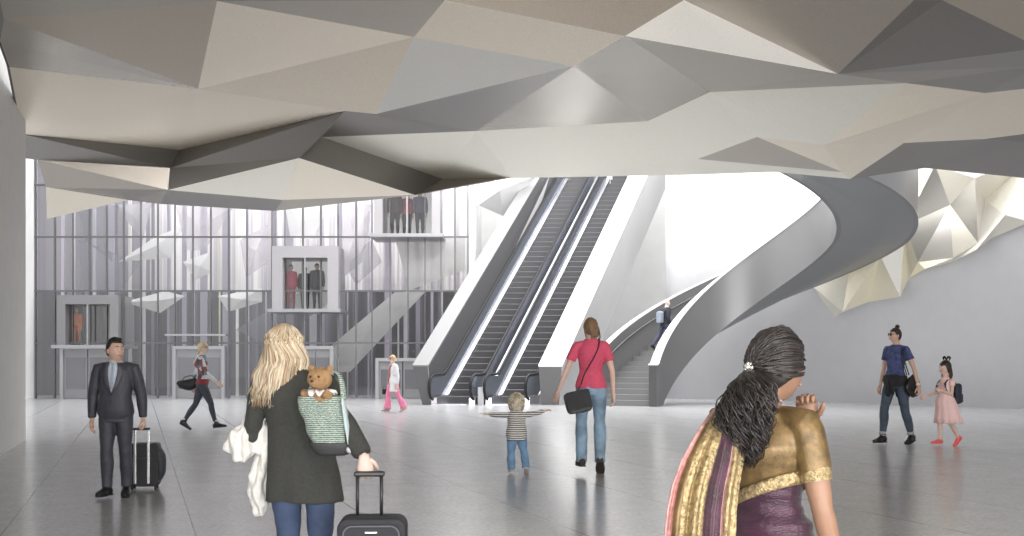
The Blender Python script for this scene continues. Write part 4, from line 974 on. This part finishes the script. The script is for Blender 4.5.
for i in range(60):
    a_ = rr.uniform(R(190), R(350)); r0 = .08; x = r0*math.cos(a_); y = r0*math.sin(a_)*1.1
    hb.tube([f.hp(x, y, .03), f.hp(x*1.1, y*1.05-.005, -.05), f.hp(x*1.15+rr.uniform(-.02, .02), y*1.0, -.12), f.hp(x*1.1+rr.uniform(-.02, .02), y*.95, -.17-rr.uniform(0, .05))], [.010, .017, .015, .003], 5, interp=3)
hb.build('hair', cloth('dark_brown_hair', (.04, .025, .02), .45), gi, True)
bw = MB()
for q in (-1, 1): bw.tube([f.hp(0, -.03, .125), f.hp(q*.04, -.03, .175), f.hp(q*.085, -.035, .165), f.hp(q*.06, -.03, .115)], [.006, .018, .016, .006], 8, interp=3)
bw.ball(f.hp(0, -.03, .135), .014); bw.build('hair_bow', cloth('black_ribbon', (.02, .02, .022)), gi, True)
bp = empty('backpack', W(gi, (0, -.165, f.H*.62))); bp.rotation_euler = (0, 0, R(112)); tag(bp, 'navy backpack worn by the girl in the pink dress', 'backpack')
bpm = cloth('navy_nylon', (.025, .03, .05), .5)
rounded_case(MB(), .125, .065, -.18, .16, .06).build('bag_body', bpm, bp, bevel=.025); rounded_case(MB(), .09, .03, -.16, -.01, .03).build('front_pocket', bpm, bp, bevel=.012, offset=(0, -.085, 0))
for q in (-1, 1): MB().tube([W2L(bp, W(gi, (q*.07, -.12, f.H*.74))), W2L(bp, W(gi, (q*.085, -.02, f.H*.79))), W2L(bp, W(gi, (q*.09, .10, f.H*.73))), W2L(bp, W(gi, (q*.12, .06, f.H*.62))), W2L(bp, W(gi, (q*.11, -.10, f.H*.55)))], [(.018, .006)]*5, 8, interp=4).build('strap', bpm, bp, True)

# ------------------------------------------------ man on the spiral stair
thm = 58; zst = stair_z(thm)
f = Fig(1.62, 'm', w=.98, lean=(0, .10), legs={1: ((.03, .55, -1), (0, -.05, -1)), -1: ((-.03, -.38, -1), (0, -.75, -1))}, arms={1: ((.1, -.25, -1), (0, .5, -1)), -1: ((-.1, .3, -1), (0, .8, -.8))}, head=(0, -6, 0), feet={1: (0, 0), -1: (0, 35)})
pst = SP(3.6, thm, 0); sm_ = person('person', 'bald man in dark clothes climbing the spiral staircase', f, (pst.x, pst.y, zst), R(-62), skin('pale', (.85, .68, .62)), .011)
trousers(f, sm_, 'trousers', cloth('dark_blue_cloth', (.06, .07, .11)), .98, .012, kneeinf=.008)
fabric_top(f, sm_, 'jacket', cloth('near_black_cloth', (.03, .032, .045)), .48, .84, .018, .95, .004, .010)
for sd in (-1, 1): shoe(f, sm_, sd, blk)
hb = MB(); hair_cap(f, hb, .004, .75, -.1, -.6, .001, 2); hb.build('hair', cloth('shaved_grey_hair', (.50, .43, .40), .7), sm_, True)
bk = empty('backpack', W(sm_, (0, -.17, f.H*.66))); bk.rotation_euler = (0, 0, R(-62)); tag(bk, 'grey-blue backpack on the man climbing the stairs', 'backpack')
rounded_case(MB(), .13, .06, -.2, .17, .06).build('bag_body', cloth('grey_blue_nylon', (.30, .34, .42), .6), bk, bevel=.025)
for q in (-1, 1): MB().tube([(q*.09, .06, .12), (q*.1, .13, .22), (q*.1, .25, .12), (q*.12, .25, -.05), (q*.12, .1, -.15)], [(.016, .005)]*5, 8, interp=4).build('strap', bagm, bk, True)

# ------------------------------------------------ passengers in the lifts behind the glass
def passenger(px, Y, z, H, rz, c, label, sex='m', hairc=(.05, .04, .035), tr=(.06, .06, .07), group=None):
    f = Fig(H, sex, w=1.05, legs={1: ((.02, .03, -1), (0, -.02, -1)), -1: ((-.02, .0, -1), (0, 0, -1))}, arms={1: ((.12, .0, -1), (.02, .15, -1)), -1: ((-.12, .0, -1), (-.02, .15, -1))})
    r = person('person', label, f, ((px-512)/F*Y, Y, z), R(rz), skin('light', (.74, .52, .43)), .014, group=group)
    trousers(f, r, 'trousers', cloth('cloth_t', tr), .99, .012, vox=.014); fabric_top(f, r, 'top', cloth('cloth_p', c), .47, .84, .018, .95, .004, .014, bust=sex == 'f')
    for sd in (-1, 1): shoe(f, r, sd, blk)
    hb = MB(); hair_cap(f, hb, .014, .4, -.2, -.7, .003, 2, n=24, m=18); hb.build('hair', cloth('hair_p', hairc, .5), r, True)
    return r
zc = CH+(360-309)/F*41.6
passenger(291, 42.5, zc, 1.66, 170, (.75, .06, .16), 'passenger in a crimson top, leftmost in the pale lift car above the blonde woman', 'f', tr=(.55, .05, .14))
passenger(305, 42.9, zc, 1.60, 190, (.10, .13, .12), 'passenger in dark green, middle one in the pale lift car', 'm')
passenger(317, 42.5, zc, 1.70, 180, (.07, .07, .10), 'passenger in black, rightmost in the pale lift car', 'm')
zc = CH+(360-234)/F*41.6
passenger(395, 42.6, zc, 1.75, 180, (.10, .07, .07), 'passenger in dark clothes, left in the upper lift car', 'm')
passenger(407, 42.9, zc, 1.70, 185, (.55, .10, .14), 'passenger in a red top, middle one in the upper lift car', 'f')
passenger(420, 42.6, zc, 1.72, 175, (.12, .11, .16), 'passenger in dark grey, right in the upper lift car', 'm')
zc = CH+(360-345)/F*41.6
passenger(77, 42.4, zc, 1.36, 180, (.95, .25, .07), 'passenger dressed in bright orange in the far left lift car', 'f', tr=(.90, .26, .08), hairc=(.5, .2, .1))
# ------------------------------------------------ blonde woman in the foreground, pulling a case
bY = 5.75; bX = (303-512)/F*bY
ro = Matrix.Translation((bX, bY, 0)).inverted()
hand_t = P(364, 456, 5.46)-Vector((bX, bY, 0))
f = Fig(1.56, 'f', w=1.06, hs=1.0, lean=(-.055, .02), legs={1: ((-.01, .02, -1), (.02, -.06, -1)), -1: ((.02, .10, -1), (.0, -.08, -1))},
        arms={1: ('ik', hand_t, (.12, -1, -.2)), -1: ((-.22, .05, -1), (.25, 1, .05))}, head=(-22, 0, 3), feet={1: (6, 0), -1: (6, 0)}, neckf=(-.028, .012)); f.legk = .92; f.armk = .86
bw_ = person('person', 'long-haired blonde woman in a charcoal cardigan and jeans, seen from behind', f, (bX, bY, 0), 0, skin('fair', (.80, .60, .52)), .007, curls={1: 62, -1: 20}, palms={1: (-.2, 1, -.1)}, hdirs={1: (.10, .05, -1)})
trousers(f, bw_, 'jeans', cloth('blue_denim', (.065, .095, .18), .8, nz=.35, nscale=7, bump=.4, bscale=300), .99, .006, kneeinf=.010, flare=.012, folds=.008, vox=.008, fs=9)
def cx_(mb):
    rs = []
    for t in range(15):
        fz = .418+.25*t/14; k_ = t/14; c = f.spine(max(fz, .50)); rs.append((Vector((c.x+.006*(1-k_), c.y, fz*f.H+f.base)), .192-.048*k_, .150-.035*k_))
    mb.rings(rs, 36)
cg = cloth('charcoal_knit', (.060, .061, .056), .95, nz=.12, nscale=60, bump=.6, bscale=400)
fabric_top(f, bw_, 'cardigan', cg, .61, .845, .022, .97, .011, .007, flare=.03, cuff=.004, seed=3, fs=7, extra=cx_)
for sd in (-1, 1): shoe(f, bw_, sd, blk)
hairm = bpy.data.materials.new('blonde_hair'); hairm.use_nodes = True; nt = hairm.node_tree; pb = nt.nodes['Principled BSDF']; pb.inputs['Roughness'].default_value = .42
gm_ = nt.nodes.new('ShaderNodeNewGeometry'); cr = nt.nodes.new('ShaderNodeValToRGB'); nt.links.new(gm_.outputs['Random Per Island'], cr.inputs[0]); nt.links.new(cr.outputs[0], pb.inputs['Base Color'])
cr.color_ramp.elements[0].color = (.30, .19, .10, 1); cr.color_ramp.elements[1].color = (.84, .75, .60, 1); q = cr.color_ramp.elements.new(.45); q.color = (.58, .46, .32, 1)
rr = random.Random(8)
hb = MB(); hair_cap(f, hb, .010, .42, -.5, -.9, .003, 3, n=60, m=44)
for i in range(1150):
    # azimuth around the head, leaving the face free; scalp start height
    az = R(rr.uniform(165, 375)); zz = rr.uniform(-.05, .99); q = math.sqrt(1-zz*zz)
    sx_, sy_ = math.cos(az), math.sin(az)
    layer = rr.uniform(0, 1)
    r0 = .004+.010*layer
    p0 = Vector((sx_*q*(.078+r0), sy_*q*(.096+r0)-.004, zz*.112+r0))
    p1 = Vector((sx_*(.088+r0), sy_*(.108+r0), min(zz*.112-.01, .02)))
    e = rr.uniform(-.33, -.24)-.03*layer; wv_ = rr.uniform(-.012, .012); sp = 1+.30*layer+rr.uniform(-.06, .06)
    sidef = -.018
    p2 = Vector((sx_*.095*sp+wv_, min(sy_*.110*sp, .02), -.08)); p3 = Vector((sx_*.115*sp-wv_+sidef, min(sy_*.115*sp-.01, .0), -.17)); p4 = Vector((sx_*.112*sp+wv_*1.8+sidef*2, min(sy_*.11*sp-.03, -.03), e))
    mid = (p0+p1)/2+Vector((sx_*.012, sy_*.012, .010))
    pp = [f.hc+(f.hr @ p)*f.hscale if k < 3 else f.hc+Vector(p)*f.hscale for k, p in enumerate((p0, mid, p1, p2, p3, p4))]
    hb.tube(pp, [.0015, .0030, .0036, .0042, .0040, .0012], 4, interp=3)
hb.build('hair', hairm, bw_, True)

# green sequinned bag with a teddy bear
bagc = P(326, 427, 5.50)
gb = empty('shoulder_bag', bagc, 0); tag(gb, 'pale green sequinned shoulder bag with a grey base, teddy bear on top', 'bag')
seq = bpy.data.materials.new('green_sequins'); seq.use_nodes = True; nt = seq.node_tree; pb = nt.nodes['Principled BSDF']; pb.inputs['Roughness'].default_value = .35; pb.inputs['Metallic'].default_value = .15
tcn = nt.nodes.new('ShaderNodeTexCoord'); wv = nt.nodes.new('ShaderNodeTexWave'); wv.bands_direction = 'Z'; wv.inputs['Scale'].default_value = 34; wv.inputs['Distortion'].default_value = 3.5; wv.inputs['Detail'].default_value = 3; wv.inputs['Detail Scale'].default_value = 4
cr = nt.nodes.new('ShaderNodeValToRGB'); cr.color_ramp.elements[0].position = .25; cr.color_ramp.elements[0].color = (.13, .22, .20, 1); cr.color_ramp.elements[1].position = .8; cr.color_ramp.elements[1].color = (.70, .76, .66, 1); q = cr.color_ramp.elements.new(.55); q.color = (.34, .46, .43, 1)
bmpn = nt.nodes.new('ShaderNodeBump'); bmpn.inputs['Strength'].default_value = .6; bmpn.inputs['Distance'].default_value = .01
nt.links.new(tcn.outputs['Object'], wv.inputs[0]); nt.links.new(wv.outputs['Color'], cr.inputs[0]); nt.links.new(cr.outputs[0], pb.inputs['Base Color']); nt.links.new(wv.outputs['Fac'], bmpn.inputs['Height']); nt.links.new(bmpn.outputs[0], pb.inputs['Normal'])
def sack(mb, rows, n=28, close=True):
    mb.rings([(Vector((x, y, z)), a_, b_) for x, y, z, a_, b_ in rows], n, close, power=.75); return mb
o = sack(MB(), [(.026, 0, -.085, .092, .050), (.024, 0, -.07, .103, .058), (.014, 0, -.02, .109, .066), (.0, 0, .04, .108, .060), (-.016, 0, .09, .107, .050), (-.028, 0, .130, .104, .042), (-.030, 0, .145, .103, .038)]).build('bag_body', seq, gb, True); remesh(o, .006, 2, .014, 9, fdir=(1.4, 1, .6), seed=6)
o = sack(MB(), [(.034, 0, -.135, .066, .036), (.032, 0, -.128, .080, .048), (.028, 0, -.10, .097, .058), (.026, 0, -.072, .106, .062)]).build('bag_base', cloth('dark_grey_leather', (.045, .047, .05), .5), gb, True); remesh(o, .006, 2)
MB().tube([(-.10, .0, .13), (-.06, .02, .22), (.0, .06, .27), (.06, .05, .24), (.085, .0, .13)], [(.014, .006)]*5, 8, interp=4).build('strap', seq, gb, True)
MB().tube([(.085, -.04, .14), (.105, -.05, .02), (.118, -.045, -.08)], [(.012, .006), (.02, .008), (.014, .006)], 8, interp=4).build('trim_band', cloth('pale_blue_leather', (.50, .60, .62), .5), gb, True)
MB().ball((.122, -.045, -.105), (.020, .012, .018)).build('tassel', cloth('silver_grey_leather', (.55, .57, .6), .4), gb, True)
fur = cloth('caramel_fur', (.60, .36, .18), .95, nz=.2, nscale=60, bump=1, bscale=500)
tdy = empty('teddy_bear', P(320, 386, 5.50), R(160)); tag(tdy, 'caramel teddy bear with a white ruffled collar, riding in the green bag', 'teddy bear')
mb = MB(); mb.ball((0, 0, .035), (.060, .056, .054), 24, 16); mb.ball((0, .05, .018), (.028, .026, .022), 14, 10); mb.ball((0, 0, -.06), (.048, .042, .055), 20, 12)
o = mb.build('body', fur, tdy, True); remesh(o, .004, 2, .004, 40)
for q in (-1, 1):
    MB().ball((q*.050, -.005, .080), (.020, .012, .020), 12, 8).build('ear', fur, tdy, True); MB().ball((q*.022, .052, .045), .006, 8, 6).build('eye', IRIS, tdy, True)
    MB().tube([(q*.04, .0, -.03), (q*.065, .03, -.045), (q*.05, .055, -.03)], [.020, .018, .020], 10, interp=3).build('arm', fur, tdy, True)
MB().ball((0, .076, .024), (.009, .006, .007)).build('nose', IRIS, tdy, True)
mb = MB(); vs = []; n = 60
for r_, z_ in ((.040, -.012), (.075, -.030), (.078, -.040), (.042, -.022)):
    for j in range(n):
        th = 2*PI*j/n; k_ = 1+.12*math.sin(th*11)*(r_ > .05); vs.append((r_*k_*math.cos(th), r_*k_*math.sin(th)*.85, z_+.012*math.cos(th*11)*(r_ > .05)))
mb.add(vs, [(i*n+j, i*n+(j+1) % n, ((i+1) % 4)*n+(j+1) % n, ((i+1) % 4)*n+j) for i in range(4) for j in range(n)]).build('collar', cloth('white_lace', (.85, .80, .78)), tdy, True)

# white scarf or coat over her left arm
wc = empty('white_coat', P(255, 455, 5.80)); tag(wc, 'crumpled white coat draped over the left arm of the blonde woman', 'coat')
o0 = Vector(wc.location); mb = MB(); q = lambda x, y, Y=5.80: P(x, y, Y)-o0
mb.tube([q(268, 416), q(258, 424), q(249, 437, 5.78), q(241, 449, 5.76), q(240, 460, 5.76)], [(.030, .05), (.062, .05), (.085, .05), (.095, .045), (.045, .03)], 20, interp=4, ref=(0, 1, 0))
mb.tube([q(262, 430), q(247, 441), q(233, 447), q(226, 449)], [(.05, .04), (.05, .04), (.035, .03), (.012, .012)], 16, interp=4, ref=(0, 1, 0))
mb.tube([q(268, 425), q(265, 450), q(261, 475), q(260, 500), q(262, 514)], [(.035, .04), (.038, .04), (.050, .045), (.056, .05), (.030, .03)], 20, interp=4, ref=(0, 1, 0))
mb.tube([q(255, 480, 5.78), q(252, 495, 5.78), q(253, 507, 5.78)], [(.018, .018), (.026, .022), (.018, .018)], 12, interp=4, ref=(0, 1, 0))
o = mb.build('drape', cloth('white_wool', (.80, .79, .76), .9), wc); remesh(o, .005, 2, .030, 16, fdir=(1.3, 1, .45), seed=4)
# black trolley case in the foreground
cY = 5.42; cxp = (373-512)/F*cY
bc = empty('trolley_case', (cxp, cY, 0), R(3)); tag(bc, 'black trolley case with a grey badge, its handle held by the blonde woman', 'suitcase')
zt = CH+(360-516)/F*cY
shell = cloth('charcoal_nylon', (.030, .032, .040), .6, bump=.3, bscale=500)
rounded_case(MB(), .160, .105, .045, zt, .05, 8).build('shell', shell, bc, bevel=.018)
rounded_case(MB(), .130, .02, .07, zt-.028, .04, 8).build('front_pocket', shell, bc, bevel=.010, offset=(0, -.115, 0))
pipe = mat('grey_piping', (.16, .16, .18), .4)
def loop(hx, z0, z1, r_, y):
    out = []
    for cx, cz, a0 in ((hx-r_, z0+r_, -90), (hx-r_, z1-r_, 0), (-hx+r_, z1-r_, 90), (-hx+r_, z0+r_, 180)):
        for i in range(7): a_ = R(a0+15*i); out.append((cx+r_*math.cos(a_), y, cz+r_*math.sin(a_)))
    return out+out[:2]
MB().tube(loop(.128, .072, zt-.030, .04, -.134), .004, 6, ref=(0, 1, 0)).build('piping', pipe, bc, True)
MB().box(-.028, .028, -.142, -.134, zt-.062, zt-.054).build('badge', mat('silver_badge', (.75, .75, .77), .3, .5), bc, bevel=.002)
gx0, gx1_ = (357-512)/F*cY-cxp, (381-512)/F*cY-cxp; gz = CH+(360-475)/F*cY
for x in (gx0, gx1_): MB().tube([(x, .03, zt-.02), (x, .03, gz)], .0085, 10, ref=(0, 1, 0)).build('pole', mat('dark_steel_pole', (.06, .06, .065), .35, .6), bc, True)
MB().box(gx0-.016, gx1_+.016, .012, .048, gz-.010, gz+.016).build('grip', dkgrip, bc, bevel=.008)
for x in (-.12, .12):
    for y in (-.07, .07): wheel(MB(), x, y, .025, .02).build('wheel', dkgrip, bc, True)

# ------------------------------------------------ woman in the sari
iY = 3.62; iX = (761-512)/F*iY; irz = R(-40)
IM = Matrix.Translation((iX, iY, 0)) @ Matrix.Rotation(irz, 4, 'Z'); IMI = IM.inverted()
lw = IMI @ P(808, 424, 3.84)
f = Fig(1.455, 'f', w=1.08, hs=1.10, lean=(.0, .02), legs={1: ((.02, .02, -1), (0, -.03, -1)), -1: ((-.02, .04, -1), (0, -.03, -1))},
        arms={-1: ('ik', lw, (-.2, .1, -1)), 1: ((.20, .0, -1), (.12, .30, -1))}, head=(-20, -4, 0), feet={1: (6, 0), -1: (6, 0)}, neckf=(0.020, .024)); f.armk = 1.16
sk = skin('brown', (.31, .175, .115))
iw = person('person', 'woman in a purple and gold sari with a dark ponytail, hand to her face', f, (iX, iY, 0), irz, sk, .006, curls={-1: 62, 1: 30}, palms={-1: (.3, -1, .1)}, hdirs={-1: (.0, -.15, 1)})
gold = mat('gold_silk', (.17, .11, .045), .42, .35, nz=.35, nscale=30, bump=.15, bscale=160)
goldb = mat('gold_brocade', (.36, .27, .14), .38, .4, nz=.5, nscale=70, bump=.6, bscale=120)
purple = mat('purple_silk', (.045, .011, .030), .38, 0, nz=.5, nscale=8, stretch=(1, 1, 3), bump=.4, bscale=80, sheen=.3)
pinkb = mat('pink_gold_border', (.55, .30, .28), .5, .2, nz=.3, nscale=60)
zc_ = f.spine(.645).z
def cut(o, keep_above):
    bm = bmesh.new(); bm.from_mesh(o.data)
    bmesh.ops.bisect_plane(bm, geom=bm.verts[:]+bm.edges[:]+bm.faces[:], plane_co=(0, 0, zc_), plane_no=Vector((-.42, .1, 1)).normalized(), clear_inner=keep_above, clear_outer=not keep_above)
    bm.to_mesh(o.data); bm.free()
bl = fabric_top(f, iw, 'blouse', gold, .585, .822, .010, .33, .003, .006, bust=True, fs=10)
for sd in (-1, 1):
    sh, el = f.J['sh', sd], f.J['el', sd]
    MB().tube([sh.lerp(el, .40), sh.lerp(el, .52), sh.lerp(el, .66)], [.0505, .0485, .0475], 24, close=False).build('sleeve_border', goldb, iw, True)
mb = MB(); f.torso(mb, .47, .740, .013)
for sd in (-1, 1): f.leg(mb, sd, .98, .045)
mb.tube([f.spine(.47), f.spine(.47)*.5, Vector((0, 0, .05))], [(.155, .13), (.17, .15), (.20, .18)], 30, ref=(0, 1, 0))
o = mb.build('sari_skirt', purple, iw); remesh(o, .008, 3, .010, 14, fdir=(.3, .3, 2.2), seed=2); cut(o, False)
cut(bl, True)
# gold border wound diagonally round the body
pts_ = []
for k in range(25):
    a_ = R(180+360*k/24); z = .645
    for it in range(8):
        a1, b1 = lerp_table(z, f.tab); c = f.spine(z); x_ = c.x+(a1*f.H*f.w+.024)*math.cos(a_); y_ = c.y+(b1*f.H*f.w+.028)*math.sin(a_)
        zz_ = zc_+.42*x_-.1*y_; z = (zz_-f.base)/f.H
    pts_.append(Vector((x_, y_, zz_)))
vs = []
for p_ in pts_:
    for dz in (.016, .004, -.010, -.024): vs.append(p_+Vector((0, 0, dz)))
thick(MB().add(vs, [(4*i+j, 4*i+j+1, 4*i+5+j, 4*i+4+j) for i in range(24) for j in range(3)]).build('sari_border', goldb, iw, True), .006)
# pallu: the loose end of the sari over her left shoulder
rows = [(722, 742, 405, 3.72), (712, 738, 411, 3.60), (702, 742, 424, 3.46), (692, 744, 440, 3.40), (681, 744, 460, 3.38), (672, 740, 485, 3.36), (667, 737, 510, 3.35), (664, 736, 540, 3.35), (663, 738, 600, 3.36), (664, 740, 680, 3.38), (668, 740, 760, 3.40)]
NU = 60; vs = []; fine = []
for i in range(len(rows)-1):
    for k in range(5):
        t = k/5; fine.append([a_*(1-t)+b_*t for a_, b_ in zip(rows[i], rows[i+1])])
fine.append(list(rows[-1]))
for xl, xr, y, Y in fine:
    t = min(1, (y-405)/90)
    for j in range(NU+1):
        u = j/NU; p_ = P(xl+(xr-xl)*u, y, Y)
        p_ += Vector((0, -1, 0))*(.030*math.sin(u*PI)+(.012*math.sin(u*PI*9+y*.006)+.006*math.sin(u*PI*17+1))*t)
        vs.append(IMI @ p_)
fs = []; mi = []
for i in range(len(fine)-1):
    for j in range(NU):
        fs.append((i*(NU+1)+j, i*(NU+1)+j+1, (i+1)*(NU+1)+j+1, (i+1)*(NU+1)+j)); u = (j+.5)/NU
        mi.append(0 if u < .10 else 1 if u < .16 else 2 if u < .50 else 3 if u < .76 else 0 if u < .80 else 2)
o = mesh_obj('pallu', vs, fs, None, iw, True, mats=[pinkb, gold, goldb, purple], mi=mi); thick(o, .005)
rr = random.Random(5)
bh = bpy.data.materials.new('black_wavy_hair'); bh.use_nodes = True; nt = bh.node_tree; pb = nt.nodes['Principled BSDF']; pb.inputs['Roughness'].default_value = .38
gm_ = nt.nodes.new('ShaderNodeNewGeometry'); cr = nt.nodes.new('ShaderNodeValToRGB'); nt.links.new(gm_.outputs['Random Per Island'], cr.inputs[0]); nt.links.new(cr.outputs[0], pb.inputs['Base Color'])
cr.color_ramp.elements[0].color = (.008, .007, .007, 1); cr.color_ramp.elements[1].color = (.05, .04, .038, 1)
hb = MB(); hair_cap(f, hb, .014, .38, -.28, -.72, .004, 4, n=60, m=44, vol=(1.06, 1.06, 1.04))
clip = (-.012, -.108, -.012)
for i in range(620):
    az = R(rr.uniform(140, 400)); zz = rr.uniform(-.2, 1.0); q = math.sqrt(max(0, 1-zz*zz)); d_ = Vector((q*math.cos(az), q*math.sin(az), zz)) if rr.random() < .75 else Vector((q*math.cos(az+PI), q*math.sin(az+PI), abs(zz))).normalized()
    if d_.y > .5 and d_.z < .5: continue
    R0 = rr.uniform(1.02, 1.10)
    p0 = Vector((d_.x*.086, d_.y*.106, d_.z*.122))*R0
    c_ = Vector(clip); mid = (p0*.55+c_*.45); nrm = Vector((mid.x/.086, mid.y/.106, mid.z/.122)); mid = mid*(R0*1.07/max(.3, nrm.length)); m1 = (p0*.8+c_*.2); n1 = Vector((m1.x/.086, m1.y/.106, m1.z/.122)).length; m1 = m1*(R0*1.05/max(.3, n1))
    hb.tube([f.hp(*p0), f.hp(*m1), f.hp(*mid), f.hp(*(c_+Vector((rr.uniform(-.012, .012), rr.uniform(-.01, .01), rr.uniform(-.012, .012)))))], [.0012, .0026, .0028, .0022], 4, interp=4)
# ponytail
cl_w = f.hp(*clip)
guide = [cl_w]+[IMI @ P(*g_) for g_ in ((752, 384, 3.47), (748, 402, 3.43), (743, 422, 3.42), (742, 442, 3.42), (740, 458, 3.43), (736, 470, 3.44))]
gr = [.014, .058, .080, .084, .074, .056, .030]
for i in range(560):
    a_ = rr.uniform(0, 2*PI); r_ = math.sqrt(rr.random()); ph = rr.uniform(0, 6.28); fr_ = rr.uniform(2.4, 4.2); am = rr.uniform(.010, .022); end = rr.uniform(3.2, 6.0); pts_ = []; rd = []
    N = 22
    for k in range(N+1):
        t = end*k/N; i0 = min(int(t), 5); u = t-i0; c_ = guide[i0].lerp(guide[i0+1], u); g_ = gr[i0]*(1-u)+gr[i0+1]*u
        w_ = am*min(1, t)
        pts_.append(c_+Vector((math.cos(a_)*r_*g_+w_*math.cos(ph+t*fr_), math.sin(a_)*r_*g_*.8+w_*math.sin(ph+t*fr_), .3*w_*math.sin(ph*2+t*fr_)))); rd.append(.0030*(1-.6*k/N))
    hb.tube(pts_, rd, 4)
hb.build('hair', bh, iw, True)
clm = mat('silver_clip', (.85, .84, .80), .2, .8); mb = MB()
for k in range(7): a_ = 2*PI*k/7; mb.ball(f.hp(clip[0]+.016*math.cos(a_), clip[1]-.012, clip[2]+.013*math.sin(a_)+.004), .0072, 10, 8)
mb.ball(f.hp(clip[0], clip[1]-.016, clip[2]+.004), .009); mb.build('hair_clip', clm, iw, True)
MB().tube([f.spine(.846)+Vector((.052*math.cos(a_), .046*math.sin(a_)+.008, -.018*math.sin(a_))) for a_ in [2*PI*k/24 for k in range(25)]], .0028, 6).build('necklace', clm, iw, True)
